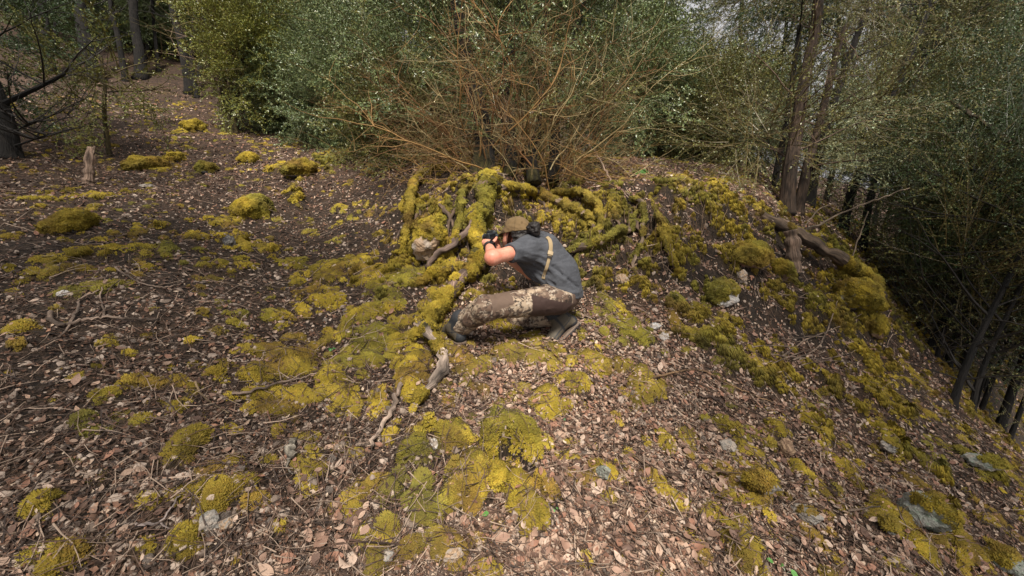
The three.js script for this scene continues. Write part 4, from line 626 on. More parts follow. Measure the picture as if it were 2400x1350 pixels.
branch('dark bent stick on the pink leaves right of centre', [{ p: [[1632, 933], [1660, 936], [1685, 947], [1700, 968]], r: 0.011, e: 0.6 }], { c: [110, 88, 76], name: 'stick' });
branch('long thin brown branch arching over the litter right of the person', [{ p: [[1480, 918], [1530, 892], [1580, 876], [1640, 873], [1700, 902], [1760, 930], [1810, 948]], r: 0.008 }, { p: [[1640, 873], [1690, 880], [1740, 905]], r: 0.004 }], { c: [150, 118, 86] });
branch('bare pale stick leaning out of the leafy plateau', [{ p: [[1436, 452, 4.05], [1432, 430, 4.05], [1418, 395, 4.08], [1396, 360, 4.1], [1378, 335, 4.15]], r: 0.014, e: 0.4 }], { c: [176, 150, 130] });
branch('dark stick lying level at the bottom, left of the flat tan stone', [{ p: [[790, 1271], [830, 1274], [880, 1276], [945, 1282]], r: 0.0055 }, { p: [[836, 1275], [842, 1295], [830, 1330]], r: 0.0025 }], { c: [104, 78, 66], name: 'stick' });
branch('short pale crooked stick below the front moss mound', [{ p: [[1022, 1222], [1031, 1240], [1034, 1266]], r: 0.005, e: 0.8 }], { c: [170, 148, 134], name: 'stick' });
branch('pale forked stick on the bare earth near the two stones', [{ p: [[318, 1234], [350, 1233], [378, 1228], [405, 1195], [425, 1165]], r: 0.0055 }, { p: [[378, 1229], [395, 1240], [425, 1241]], r: 0.003 }], { c: [168, 152, 146], name: 'stick' });
branch('thin stem slanting across the bare earth left of centre', [{ p: [[455, 900], [470, 930], [500, 955], [535, 976]], r: 0.0045 }], { c: [176, 150, 116] });
branch('straight reddish twig pointing at the grey bark piece', [{ p: [[625, 968], [637, 1000], [655, 1020], [667, 1040]], r: 0.003 }], { c: [170, 126, 104], name: 'twig' });
branch('long dark runner crossing the right foreground litter', [{ p: [[1560, 870], [1640, 905], [1720, 950], [1800, 990], [1860, 1040], [1940, 1095]], r: 0.006 }], { c: [112, 90, 72] });
branch('long thin twig running down right below the mossy long stone', [{ p: [[1480, 1075], [1560, 1120], [1660, 1110], [1770, 1122], [1880, 1140], [1950, 1150]], r: 0.0045 }], { c: [128, 104, 84] });
branch('thin bowed twig reaching the large blue-grey rock', [{ p: [[1980, 1202], [2040, 1195], [2090, 1184], [2120, 1180]], r: 0.0045 }], { c: [140, 120, 104], name: 'twig' });
branch('dark root-like twig in the bottom right litter', [{ p: [[1800, 1230], [1850, 1265], [1910, 1310], [1960, 1340]], r: 0.005 }], { c: [96, 76, 62], name: 'twig' });
branch('thin pale twig above the forked branch on the far left', [{ p: [[0, 655], [40, 640], [70, 632]], r: 0.005 }], { c: [150, 130, 120], name: 'twig' });
branch('pale twig tangle right of the person, below the mossy lip', [{ p: [[1820, 845], [1880, 800], [1950, 770], [2010, 740]], r: 0.006 }, { p: [[1790, 838], [1850, 842], [1920, 846], [1980, 832]], r: 0.006 }, { p: [[1835, 800], [1900, 790], [1960, 800]], r: 0.004 }, { p: [[1850, 850], [1910, 815], [1945, 740], [1960, 690]], r: 0.006 }, { p: [[1800, 860], [1870, 830], [1930, 815]], r: 0.004 }, { p: [[1760, 820], [1830, 815], [1890, 825]], r: 0.004 }, { p: [[1870, 860], [1930, 850], [2000, 855]], r: 0.004 }], { c: [160, 138, 120], up: 0.03, name: 'brushwood', cat: 'brushwood' });
branch('long bare twig fan lying under the ledge rock', [{ p: [[1820, 690], [1850, 695], [1890, 700], [1920, 690]], r: 0.006 }, { p: [[1780, 655], [1785, 690], [1790, 720]], r: 0.004 }, { p: [[1850, 690], [1845, 675], [1880, 690]], r: 0.004 }], { c: [158, 134, 116], name: 'brushwood', cat: 'brushwood' });
branch('upper long dead limb slanting down through the right wood', [{ p: [[2225, 235, 4.6], [2290, 275, 4.4], [2345, 315, 4.3], [2400, 360, 4.2], [2500, 450, 4.1]], r: 0.02, e: 1.5 }], { c: [104, 90, 74], name: 'dead_limb', cat: 'dead limb' });
branch('lower dead limb slanting down through the right wood', [{ p: [[2305, 338, 4.4], [2345, 348, 4.3], [2400, 380, 4.2], [2500, 450, 4.1]], r: 0.014, e: 1.5 }], { c: [110, 96, 78], name: 'dead_limb', cat: 'dead limb' });
branch('pale bare limb sweeping out from the end of the bank to the right', [{ p: [[1850, 545, 4.3], [1900, 535, 4.25], [1960, 505, 4.2], [2050, 470, 4.1], [2130, 440, 4.0]], r: 0.014 }, { p: [[1880, 538, 4.27], [1920, 490, 4.27], [1960, 475, 4.27]], r: 0.008 }], { c: [150, 132, 112], name: 'dead_limb', cat: 'dead limb' });
branch('thin pale pole leaning beside the fallen log', [{ p: [[1996, 605, 4.6], [2012, 560, 4.6], [2035, 495, 4.6]], r: 0.009, e: 0.6 }], { c: [150, 132, 112], name: 'dead_limb', cat: 'dead limb' });
branch('grey crumbling bark piece standing in the moss left of the mound', [{ p: [[680, 1080], [682, 1062], [690, 1040]], r: 0.016, e: 0.7 }, { p: [[680, 1080], [672, 1095], [684, 1118]], r: 0.006 }], { c: [176, 166, 150], name: 'bark_piece', cat: 'bark' });
branch('thin brown stick lying on the leafy plateau behind the bank', [{ p: [[1420, 408], [1460, 412], [1500, 420]], r: 0.02, e: 0.6 }], { c: [130, 104, 86] });
branch('grey stick poking up behind the mossy stones on the left', [{ p: [[855, 388], [862, 372, depthAt(855, 388)], [880, 350, depthAt(855, 388)]], r: 0.012 }], { c: [160, 136, 120], name: 'stick' });
// ---------------------------------------------------------------- fresh green seedlings
function seedling(label, px, py, leaves, size, o = {}) {
  R = rng(px); const b = gp(px, py), t = thing(o.name ?? 'seedling', label, o.cat ?? 'seedling', b), mat = std({ color: lin(...(o.c ?? [92, 142, 72])), vertexColors: true, roughness: 0.5, side: THREE.DoubleSide });
  for (let i = 0; i < leaves; i++) {
    const a = (o.a ?? 0) + i / leaves * 6.283 + rr(-0.3, 0.3), q = V(Math.cos(a) * size * 0.3, size * rr(0.3, 0.6), Math.sin(a) * size * 0.3), g = leafGeo(px + i, size, size * (o.w ?? 0.75), 0.5, 0.2), st = new GB().tube([V(0, -0.01, 0), q.clone().multiplyScalar(0.6), q], [0.0016, 0.0014, 0.001], 4, [0.7, 0.8, 0.6]);
    const m = part('leaf', g, mat, t); m.position.copy(q).add(V(Math.cos(a) * size * 0.4, 0, Math.sin(a) * size * 0.4)); m.quaternion.setFromEuler(new THREE.Euler(0.45 + rr(-0.2, 0.2), -a + Math.PI / 2, 0, 'YXZ')); part('stalk', st.geo(), MAT.twig, t);
  }
}
seedling('bright green seedling with a broad leaf at the front moss mound', 1152, 1216, 2, 0.034, { a: 0.2 });
seedling('round green leaf at the bottom edge right of centre', 1842, 1342, 2, 0.036, { a: 1 });
seedling('fresh green leaf just above the bottom edge seedling', 1790, 1318, 2, 0.03, { a: 0.4 });
seedling('tiny clover-like plant in the litter left of the person', 778, 822, 4, 0.02, { c: [86, 150, 78] });
seedling('small green sprout on the right rim of the moss mound', 1300, 1198, 3, 0.016);
seedling('leafy green plant growing on the plateau behind the bank', 1500, 412, 12, 0.1, { c: [84, 128, 58], w: 0.5, cat: 'plant', name: 'leafy_plant' });
seedling('bluish green sprig beside the long moss strip', 1318, 985, 6, 0.016, { c: [86, 118, 80] });
seedling('lime green young shoot standing out before the mid-left shrubs', 648, 205, 5, 0.12, { c: [136, 150, 66], w: 0.7, cat: 'plant', name: 'young_shoot' });

// ---------------------------------------------------------------- the person: one continuous body meshed from a distance field, clothes over it
function mesher(fn, lo, hi, cell, paint) {              // surface nets
  const nx = Math.ceil((hi.x - lo.x) / cell) + 1, ny = Math.ceil((hi.y - lo.y) / cell) + 1, nz = Math.ceil((hi.z - lo.z) / cell) + 1, val = new Float32Array(nx * ny * nz), p = V(0, 0, 0);
  const id = (i, j, k) => (k * ny + j) * nx + i;
  for (let k = 0; k < nz; k++) for (let j = 0; j < ny; j++) for (let i = 0; i < nx; i++) { p.set(lo.x + i * cell, lo.y + j * cell, lo.z + k * cell); val[id(i, j, k)] = fn(p); }
  const vid = new Int32Array(nx * ny * nz).fill(-1), pos = [], idx = [], off = [[0, 0, 0], [1, 0, 0], [0, 1, 0], [1, 1, 0], [0, 0, 1], [1, 0, 1], [0, 1, 1], [1, 1, 1]], ed = [[0, 1], [2, 3], [4, 5], [6, 7], [0, 2], [1, 3], [4, 6], [5, 7], [0, 4], [1, 5], [2, 6], [3, 7]];
  for (let k = 0; k < nz - 1; k++) for (let j = 0; j < ny - 1; j++) for (let i = 0; i < nx - 1; i++) {
    const v = off.map((o) => val[id(i + o[0], j + o[1], k + o[2])]); let s = 0; for (let q = 0; q < 8; q++) if (v[q] < 0) s++; if (s === 0 || s === 8) continue;
    let x = 0, y = 0, z = 0, n = 0; for (const [a, b] of ed) if ((v[a] < 0) !== (v[b] < 0)) { const t = v[a] / (v[a] - v[b]); x += off[a][0] + t * (off[b][0] - off[a][0]); y += off[a][1] + t * (off[b][1] - off[a][1]); z += off[a][2] + t * (off[b][2] - off[a][2]); n++; }
    vid[id(i, j, k)] = pos.length / 3; pos.push(lo.x + (i + x / n) * cell, lo.y + (j + y / n) * cell, lo.z + (k + z / n) * cell);
  }
  const quad = (a, b, c, d, flip) => { if (Math.min(a, b, c, d) < 0) return; flip ? idx.push(a, c, b, a, d, c) : idx.push(a, b, c, a, c, d); };
  for (let k = 1; k < nz - 1; k++) for (let j = 1; j < ny - 1; j++) for (let i = 1; i < nx - 1; i++) {
    const s = val[id(i, j, k)] < 0;
    if (s !== val[id(i + 1, j, k)] < 0) quad(vid[id(i, j - 1, k - 1)], vid[id(i, j, k - 1)], vid[id(i, j, k)], vid[id(i, j - 1, k)], !s);
    if (s !== val[id(i, j + 1, k)] < 0) quad(vid[id(i - 1, j, k - 1)], vid[id(i - 1, j, k)], vid[id(i, j, k)], vid[id(i, j, k - 1)], !s);
    if (s !== val[id(i, j, k + 1)] < 0) quad(vid[id(i - 1, j - 1, k)], vid[id(i, j - 1, k)], vid[id(i, j, k)], vid[id(i - 1, j, k)], !s);
  }
  const g = new THREE.BufferGeometry(), n = pos.length / 3, col = new Float32Array(n * 3), uv = new Float32Array(n * 2);
  for (let i = 0; i < n; i++) { p.set(pos[i * 3], pos[i * 3 + 1], pos[i * 3 + 2]); const c = paint(p); col[i * 3] = c.r; col[i * 3 + 1] = c.g; col[i * 3 + 2] = c.b; uv[i * 2] = (p.x + p.z) * 4; uv[i * 2 + 1] = p.y * 4; }
  g.setAttribute('position', new THREE.Float32BufferAttribute(pos, 3)); g.setAttribute('color', new THREE.BufferAttribute(col, 3)); g.setAttribute('uv', new THREE.BufferAttribute(uv, 2)); g.setIndex(idx); g.computeVertexNormals(); return g;
}
const pa = V(0, 0, 0), ba = V(0, 0, 0);
function cap(p, a, b, ra, rb) { pa.subVectors(p, a); ba.subVectors(b, a); const h = clamp(pa.dot(ba) / ba.lengthSq()); return pa.addScaledVector(ba, -h).length() - (ra + (rb - ra) * h); }
const smin = (a, b, k) => { const h = Math.max(k - Math.abs(a - b), 0) / k; return Math.min(a, b) - h * h * k * 0.25; };
const smax = (a, b, k) => -smin(-a, -b, k);
const box3 = (pts, m) => { const b = new THREE.Box3().setFromPoints(pts); return [b.min.addScalar(-m), b.max.addScalar(m)]; };
{
  const J = { pelvis: at(1316, 686, 2.79), hipL: at(1308, 700, 2.69), hipR: at(1308, 702, 2.88), kneeL: at(1138, 722, 2.5), ankL: at(1072, 768, 2.74), kneeR: at(1207, 752, 3.0), ankR: at(1322, 742, 2.86),
    spine: at(1302, 637, 2.78), chest: at(1265, 592, 2.75), upper: at(1253, 583, 2.74), neck: at(1230, 563, 2.73), shL: at(1233, 584, 2.6), shR: at(1246, 570, 2.9), elL: at(1154, 604, 2.43), wrL: at(1147, 578, 2.62), elR: at(1245, 641, 2.95), wrR: at(1172, 594, 2.84) };
  const hc = at(1211, 550, 2.71), f = V(-0.77, -0.16, -0.62).normalize(), r = V(0, 0, 0).crossVectors(f, V(0.2, 1, -0.08)).normalize(), u = V(0, 0, 0).crossVectors(r, f).normalize();
  const hd = (a, b, c) => hc.clone().addScaledVector(f, a).addScaledVector(u, b).addScaledVector(r, c);        // head coordinates: forward, up, right
  const ell = (p, c, a, b, w) => { pa.subVectors(p, c); const x = pa.dot(f) / a, y = pa.dot(u) / b, z = pa.dot(r) / w, k = Math.sqrt(x * x + y * y + z * z); return (k - 1) * Math.min(a, b, w) * (k < 1 ? 1 : 1); };
  const C = at(1153, 555, 2.7);                         // the camera in the hands
  const skinC = lin(222, 160, 136), redC = lin(204, 120, 98), beard = lin(52, 36, 30);
  const root0 = V(J.pelvis.x, H(J.pelvis.x, J.pelvis.z), J.pelvis.z), t = thing('person', 'person in grey t-shirt and camouflage trousers crouching to photograph the mossy root', 'person', root0);
  // body -----------------------------------------------------------------
  const jaw = hd(0.045, -0.07, 0), armL = (p) => smin(cap(p, J.shL, J.elL, 0.049, 0.041), cap(p, J.elL, J.wrL, 0.043, 0.027), 0.03), armR = (p) => smin(cap(p, J.shR, J.elR, 0.047, 0.04), cap(p, J.elR, J.wrR, 0.043, 0.027), 0.03);
  const torso = (p, e) => { let d = cap(p, J.pelvis, J.spine, 0.122 + e, 0.118 + e); d = smin(d, cap(p, J.spine, J.chest, 0.122 + e, 0.122 + e), 0.06); d = smin(d, cap(p, J.chest, J.upper, 0.122 + e, 0.1 + e), 0.06); d = smin(d, cap(p, J.shL, J.shR, 0.06 + e, 0.06 + e), 0.08); return d; };
  const legs = (p, e) => { const l = smin(cap(p, J.hipL, J.kneeL, 0.088 + e, 0.062 + e), cap(p, J.kneeL, J.ankL, 0.062 + e, 0.043 + e), 0.03), q = smin(cap(p, J.hipR, J.kneeR, 0.088 + e, 0.06 + e), cap(p, J.kneeR, J.ankR, 0.058 + e, 0.043 + e), 0.02); return smin(l, q, 0.02); };
  const neckTop = hd(-0.02, -0.05, 0);
  const bodyFn = (p) => { let d = smin(torso(p, -0.012), legs(p, -0.012), 0.05); d = smin(d, cap(p, J.neck, neckTop, 0.062, 0.055), 0.04); d = smin(d, armL(p), 0.035); return smin(d, armR(p), 0.035); };
  const skin = (p) => { const k = fbm(p.x * 30, p.y * 30, p.z * 30, 3), c = skinC.clone().lerp(redC, sstep(0.35, 0.7, k) * 0.6 + 0.35 * Math.exp(-p.distanceToSquared(J.elL) / 0.004)); return c.multiplyScalar(0.72 + 0.3 * k + 0.16 * noise(p.x * 140, p.y * 140, p.z * 140)); };
  const headFn = (p) => {
    let d = smin(ell(p, hc, 0.094, 0.108, 0.075), ell(p, jaw, 0.052, 0.058, 0.055), 0.045);
    d = smin(d, cap(p, hd(0.098, -0.01, 0), hd(0.114, -0.036, 0), 0.009, 0.014), 0.015); d = smin(d, cap(p, hd(0.09, -0.085, -0.018), hd(0.09, -0.085, 0.018), 0.011, 0.011), 0.012);
    for (const s of [-1, 1]) { d = smax(d, -(p.distanceTo(hd(0.096, 0.004, s * 0.03)) - 0.013), 0.01); d = Math.min(d, p.distanceTo(hd(0.083, 0.004, s * 0.03)) - 0.011); const e = smin(ell(p, hd(-0.012, -0.018, s * 0.078), 0.02, 0.034, 0.011), ell(p, hd(-0.004, -0.044, s * 0.075), 0.01, 0.012, 0.009), 0.01); d = smin(d, smax(e, -ell(p, hd(-0.008, -0.012, s * 0.089), 0.01, 0.019, 0.01), 0.006), 0.006); }
    return smin(d, cap(p, neckTop, J.neck, 0.055, 0.06), 0.04);
  };
  const headPaint = (p) => { pa.subVectors(p, hc); const a = pa.dot(f), b = pa.dot(u), c = Math.abs(pa.dot(r)); const bd = (b < -0.045 && a > 0.005 && a < 0.1 ? sstep(0.03, 0, Math.abs(b + 0.085) - 0.03) : 0) * 0.75, sb = Math.abs(a - 0.02) < 0.012 && b > -0.05 && c > 0.05 ? 0.8 : 0, hair = a < -0.03 && b > -0.07 ? 1 : 0; const k = skin(p); if (c > 0.07 && a < 0.02 && a > -0.035 && b > -0.065) k.lerp(redC, 0.5); const w = Math.max(bd, sb, hair); return k.lerp(beard, w); };
  const all = Object.values(J), [blo, bhi] = box3(all, 0.2);
  // a hand: palm and five fingers closing on the camera
  function hand(wr, palm, out, side, grip) {             // out: the way the knuckles point, side: towards the thumb, grip: towards what is held
    const parts = [[wr, palm, 0.026, 0.03]];
    for (let i = 0; i < 4; i++) { const s = 0.026 - i * 0.0175, L = [0.9, 1, 0.94, 0.76][i], k0 = palm.clone().addScaledVector(out, 0.03).addScaledVector(side, s), k1 = k0.clone().addScaledVector(out, 0.03 * L).addScaledVector(grip, 0.022 * L), k2 = k1.clone().addScaledVector(out, 0.002).addScaledVector(grip, 0.024 * L), k3 = k2.clone().addScaledVector(out, -0.012 * L).addScaledVector(grip, 0.012 * L); parts.push([palm.clone().addScaledVector(side, s * 0.8), k0, 0.013, 0.0105], [k0, k1, 0.0098, 0.0088], [k1, k2, 0.0088, 0.008], [k2, k3, 0.008, 0.0068]); }
    const a = palm.clone().addScaledVector(side, 0.026).addScaledVector(out, -0.02), b = a.clone().addScaledVector(side, 0.022).addScaledVector(out, 0.022).addScaledVector(grip, 0.012), c = b.clone().addScaledVector(out, 0.018).addScaledVector(grip, 0.022).addScaledVector(side, -0.006); parts.push([palm, a, 0.017, 0.014], [a, b, 0.0125, 0.0105], [b, c, 0.0102, 0.0078]);
    const fn = (p) => { let d = 1; parts.forEach(([q, w, x, y], i) => { d = smin(d, cap(p, q, w, x, y), i < 1 ? 0.02 : 0.005); }); return d; };
    const [lo, hi] = box3([wr, palm, ...parts.map((q) => q[1])], 0.025); return mesher(fn, lo, hi, 0.0033, skin);
  }
  const fwd = V(-0.72, 0.1, -0.68).normalize(), cs = V(0, 0, 0).crossVectors(fwd, UPV).normalize();
  const palmL = at(1142, 571, 2.67), palmR = at(1163, 580, 2.79);
  const handL = hand(J.wrL, palmL, palmL.clone().sub(J.wrL).normalize().add(V(0.1, 0.5, -0.2)).normalize(), V(0.8, 0.35, 0.25).normalize(), V(0.75, 0.25, -0.6).normalize());
  const handR = hand(J.wrR, palmR, palmR.clone().sub(J.wrR).normalize().add(V(0, 0.5, -0.2)).normalize(), V(0.4, 0.6, -0.6).normalize(), V(-0.6, 0.3, 0.7).normalize());
  const [hlo, hhi] = box3([hd(0.13, -0.14, -0.1), hd(-0.12, 0.13, 0.1), hd(-0.12, -0.14, 0.1), hd(0.13, 0.13, -0.1), hd(0.1, 0.12, 0.1)], 0.015);
  const body = mergeGeometries([mesher(bodyFn, blo, bhi, 0.009, skin), mesher(headFn, hlo, hhi, 0.004, headPaint), handL, handR]);
  part('body', body, new THREE.MeshPhysicalMaterial({ vertexColors: true, roughness: 0.5, sheen: 0.15 }), t, true);
  // shirt ------------------------------------------------------------------
  const hemN = (() => { const a = at(1244, 652, 2.78), b = at(1372, 700, 2.78), e = b.clone().sub(a).normalize(), n = V(e.y, -e.x, 0); if (n.y < 0) n.negate(); return { a, n: n.add(V(0, 0, -0.05)).normalize() }; })();
  const sl = (a, b, k) => ({ c: a.clone().lerp(b, k), n: b.clone().sub(a).normalize() }), sL = sl(J.shL, J.elL, 0.5), sR = sl(J.shR, J.elR, 0.62), wd = V(0.8, -0.55, 0.2).normalize(), we = V(0.5, 0.8, 0.3).normalize();
  const folds = (p, amp) => { const a = p.dot(wd), b = p.dot(we), c = p.z; return (Math.abs(fbm(a * 5, b * 19, c * 7, 3) - 0.5) * 2 - 0.25) * amp; };
  const creases = [[[1238, 600, 2.62], [1300, 668, 2.64], 0.011], [[1246, 612, 2.62], [1268, 662, 2.63], -0.009], [[1244, 596, 2.6], [1322, 655, 2.63], -0.008], [[1252, 592, 2.6], [1345, 668, 2.66], 0.01], [[1268, 640, 2.62], [1350, 690, 2.68], -0.009], [[1300, 625, 2.62], [1362, 682, 2.7], 0.009], [[1205, 582, 2.54], [1242, 574, 2.58], 0.008], [[1200, 576, 2.54], [1236, 562, 2.6], -0.006], [[1222, 592, 2.54], [1250, 588, 2.57], -0.006]].map(([a, b, k]) => [at(...a), at(...b), k]);
  const shirtFn = (p) => {
    const low = sstep(0.3, -0.05, p.clone().sub(hemN.a).dot(hemN.n)), near = Math.exp(-p.distanceToSquared(at(1262, 625, 2.65)) / 0.02) + Math.exp(-p.distanceToSquared(J.shL) / 0.008);
    let d = torso(p, 0.012 + 0.016 * low);
    const aL = smax(cap(p, J.shL, J.elL, 0.061, 0.06), p.clone().sub(sL.c).dot(sL.n), 0.006), aR = smax(cap(p, J.shR, J.elR, 0.064, 0.06), p.clone().sub(sR.c).dot(sR.n), 0.006);
    d = smin(smin(d, aL, 0.035), aR, 0.035); d += folds(p, 0.009 + 0.02 * low + 0.016 * near);
    for (const [a, b, k] of creases) { const q = cap(p, a, b, 0, 0); if (q < 0.04) d += k * Math.exp(-q * q / 0.00016); }
    d = smax(d, -(cap(p, J.neck, neckTop, 0.062, 0.06)), 0.004);
    return smax(d, -p.clone().sub(hemN.a).dot(hemN.n), 0.006);
  };
  const shirtC = lin(76, 78, 84), shirtD = lin(50, 52, 58), shirtPaint = (p) => { const k = fbm(p.x * 30, p.y * 110, p.z * 30, 3), q = noise(p.x * 160, p.y * 260, p.z * 160); const c = shirtC.clone().lerp(shirtD, sstep(0.35, 0.65, k) * 0.45).multiplyScalar(0.85 + 0.3 * q); return c; };
  const [slo, shi] = box3([J.pelvis, J.spine, J.chest, J.shL, J.shR, sL.c, sR.c, J.neck, hemN.a], 0.19);
  const cloth = (o) => new THREE.MeshPhysicalMaterial({ vertexColors: true, roughness: 0.95, sheen: 0.3, sheenRoughness: 0.6, bumpMap: fabricBump, bumpScale: 0.0006, ...o });
  part('shirt', mesher(shirtFn, slo, shi, 0.0062, shirtPaint), cloth({ sheenColor: new THREE.Color(0.06, 0.06, 0.07) }), t, true);
  // trousers -----------------------------------------------------------------
  const cuL = sl(J.kneeL, J.ankL, 0.98), cuR = sl(J.kneeR, J.ankR, 0.93), topN = hemN.a.clone().addScaledVector(hemN.n, 0.03), tx = J.kneeL.clone().sub(J.hipL), tl = tx.length(); tx.normalize();
  const tu = V(0, 1, 0).addScaledVector(tx, -tx.y).normalize();
  const trouFn = (p) => {
    const l = smin(cap(p, J.hipL, J.kneeL, 0.105, 0.072), smax(cap(p, J.kneeL, J.ankL, 0.078, 0.07), p.clone().sub(cuL.c).dot(cuL.n), 0.006), 0.03), q = smin(cap(p, J.hipR, J.kneeR, 0.1, 0.074), smax(cap(p, J.kneeR, J.ankR, 0.07, 0.06), p.clone().sub(cuR.c).dot(cuR.n), 0.006), 0.02);
    let d = smin(smin(l, q, 0.015), cap(p, J.pelvis, J.spine, 0.132, 0.124), 0.05);
    const kn = Math.exp(-p.distanceToSquared(J.kneeL) / 0.02), sh = Math.exp(-p.distanceToSquared(J.ankL) / 0.03); d += (Math.abs(fbm(p.x * 13, p.y * 16, p.z * 13, 3) - 0.5) * 2 - 0.25) * (0.011 + 0.01 * kn + 0.014 * sh);
    return smax(d, p.clone().sub(topN).dot(hemN.n), 0.01);
  };
  const cA = lin(166, 146, 124), cB = lin(98, 78, 65), cC = lin(44, 33, 28), cD = lin(182, 168, 150);
  const camo = (p0) => { const p = p0.clone().multiplyScalar(1.35), wx = fbm(p.x * 9, p.y * 9, p.z * 9, 3) * 1.6, k = fbm(p.x * 14 + wx * 2, p.y * 14 + wx, p.z * 14, 4), e = Math.abs(fbm(p.x * 19 + wx * 3, p.y * 24, p.z * 19 + wx, 3) - 0.5), h = Math.abs(fbm(p.x * 15 + 40, p.y * 19 + wx * 3, p.z * 15, 3) - 0.5); const c = cA.clone().lerp(cB, sstep(0.42, 0.6, k)); c.lerp(cC, sstep(0.045, 0.015, e)); c.lerp(cC, sstep(0.58, 0.66, fbm(p.x * 26 + 7, p.y * 26, p.z * 26, 3)) * 0.8); c.lerp(cD, sstep(0.03, 0.008, h) * 0.8); return c; };
  const brown = lin(56, 39, 34), taupe = lin(98, 80, 68), bum = lin(90, 71, 60);
  const trouPaint = (p) => {
    const q = p.clone().sub(J.hipL), a = q.dot(tx) / tl, b = q.dot(tu), dl = cap(p, J.hipL, J.kneeL, 0.105, 0.072), dr = Math.min(cap(p, J.hipR, J.kneeR, 0.1, 0.074), cap(p, J.kneeR, J.ankR, 0.07, 0.06)), ds = cap(p, J.kneeL, J.ankL, 0.078, 0.07), n = 0.9 + 0.25 * fbm(p.x * 60, p.y * 60, p.z * 60, 2), e = (fbm(p.x * 10, p.y * 10, p.z * 10, 2) - 0.5) * 0.06;
    if (dr < dl - 0.005 && dr < ds) return camo(p).multiplyScalar(0.9);
    if (ds < dl - 0.004) return camo(p);
    if (a > 0.68 + e && b > -0.005 + (1 - a) * 0.12) return taupe.clone().multiplyScalar(n);
    if (a > 0.46 + e * 0.3) return camo(p);
    if (b > 0.075 - 0.16 * (0.45 - a) * 0.9 && a > -0.12) return camo(p);
    return (a < -0.12 + e ? bum : brown).clone().multiplyScalar(n);
  };
  const [tlo, thi] = box3([J.pelvis, J.hipL, J.hipR, J.kneeL, J.ankL, J.kneeR, J.ankR, topN], 0.16);
  part('trousers', mesher(trouFn, tlo, thi, 0.0062, trouPaint), cloth({ roughness: 0.85 }), t, true);
  // boots ----------------------------------------------------------------------
  function boot(ank, dir, upd, shaftTo) {
    const d = dir.clone().normalize(), w = V(0, 0, 0).crossVectors(d, upd).normalize(), q = V(0, 0, 0).crossVectors(w, d).normalize(), loc = (a, b, c) => ank.clone().addScaledVector(d, a).addScaledVector(q, b).addScaledVector(w, c);   // along, up, across
    const A = loc(0, 0, 0), heel = loc(-0.045, -0.055, 0), ball = loc(0.13, -0.062, 0), toe = loc(0.175, -0.066, 0), sh = shaftTo;
    const upper = (p) => { let x = cap(p, A, sh, 0.054, 0.058); x = smin(x, cap(p, A, heel, 0.05, 0.043), 0.03); x = smin(x, cap(p, loc(0.02, -0.012, 0), ball, 0.05, 0.042), 0.03); x = smin(x, cap(p, ball, toe, 0.043, 0.036), 0.03); const y = p.clone().sub(ank).dot(q); return smax(x, -(y + 0.088), 0.006); };
    const sole = (p) => { const v = p.clone().sub(ank), a = v.dot(d) - 0.065, b = v.dot(q) + 0.1 - (a > 0.08 ? (a - 0.08) * 0.15 : 0), c = v.dot(w), wid = 0.042 + 0.007 * Math.sin((a + 0.08) * 14); const lug = 0.004 * (Math.sin(a * 190) > 0 ? 1 : 0) * (b < -0.005 ? 1 : 0); const x = Math.max(Math.abs(a) - 0.115, 0), z = Math.max(Math.abs(c) - wid + 0.03, 0), y = Math.max(Math.abs(b) - 0.012, 0); return Math.hypot(Math.hypot(x, z) > 0.03 ? Math.hypot(x, z) - 0.03 : 0, y) - 0.004 + lug; };
    const [lo, hi] = box3([A, heel, toe, sh, loc(0.19, -0.12, 0), loc(-0.08, -0.12, 0)], 0.075), olive = lin(84, 76, 64), dark = lin(44, 46, 50), navy = lin(44, 46, 50);
    const b = new THREE.Group(); b.name = 'boot'; b.position.set(0, 0, 0); t.add(b);
    part('upper', mesher(upper, lo, hi, 0.006, (p) => { const v = p.clone().sub(ank), a = v.dot(d), y = v.dot(q), n = fbm(p.x * 50, p.y * 50, p.z * 50, 3); const c = y > 0.045 || (a < -0.03 && y > 0.0) ? navy : y < -0.06 || a > 0.16 || a < -0.06 ? dark : Math.abs(a - 0.045) < 0.008 || Math.abs(y + 0.02 + a * 0.2) < 0.004 ? dark : olive; return c.clone().multiplyScalar(0.75 + 0.5 * n); }), std({ vertexColors: true, roughness: 0.7 }), b, true);
    part('sole', mesher(sole, lo, hi, 0.0055, (p) => { const n = fbm(p.x * 40, p.y * 40, p.z * 40, 2), v = p.clone().sub(ank).dot(q); return (v > -0.094 ? lin(120, 104, 92) : lin(56, 52, 52)).multiplyScalar(0.7 + 0.5 * n); }), std({ vertexColors: true, roughness: 0.85 }), b, true);
    const g = new GB(); for (let i = 0; i < 5; i++) { const a = 0.035 + i * 0.018, y = 0.03 - i * 0.016; for (const s of [-1, 1]) g.tube(smooth([loc(a, y - 0.012, s * 0.03), loc(a + 0.012, y + 0.008, 0), loc(a + 0.016, y - 0.02, -s * 0.03)], 8), Array(9).fill(0.0026), 5, [0.03, 0.028, 0.026]); }
    part('laces', g.geo(), MAT.plain, b, true);
  }
  boot(at(1068, 767, 2.71), V(-0.62, -0.1, -0.78), UPV, at(1078, 746, 2.67));
  { const h = at(1352, 742, 2.84), o = at(1290, 797, 2.78); boot(at(1318, 748, 2.84), o.clone().sub(h), V(-0.75, 0.55, 0.1), at(1296, 738, 2.87)); }
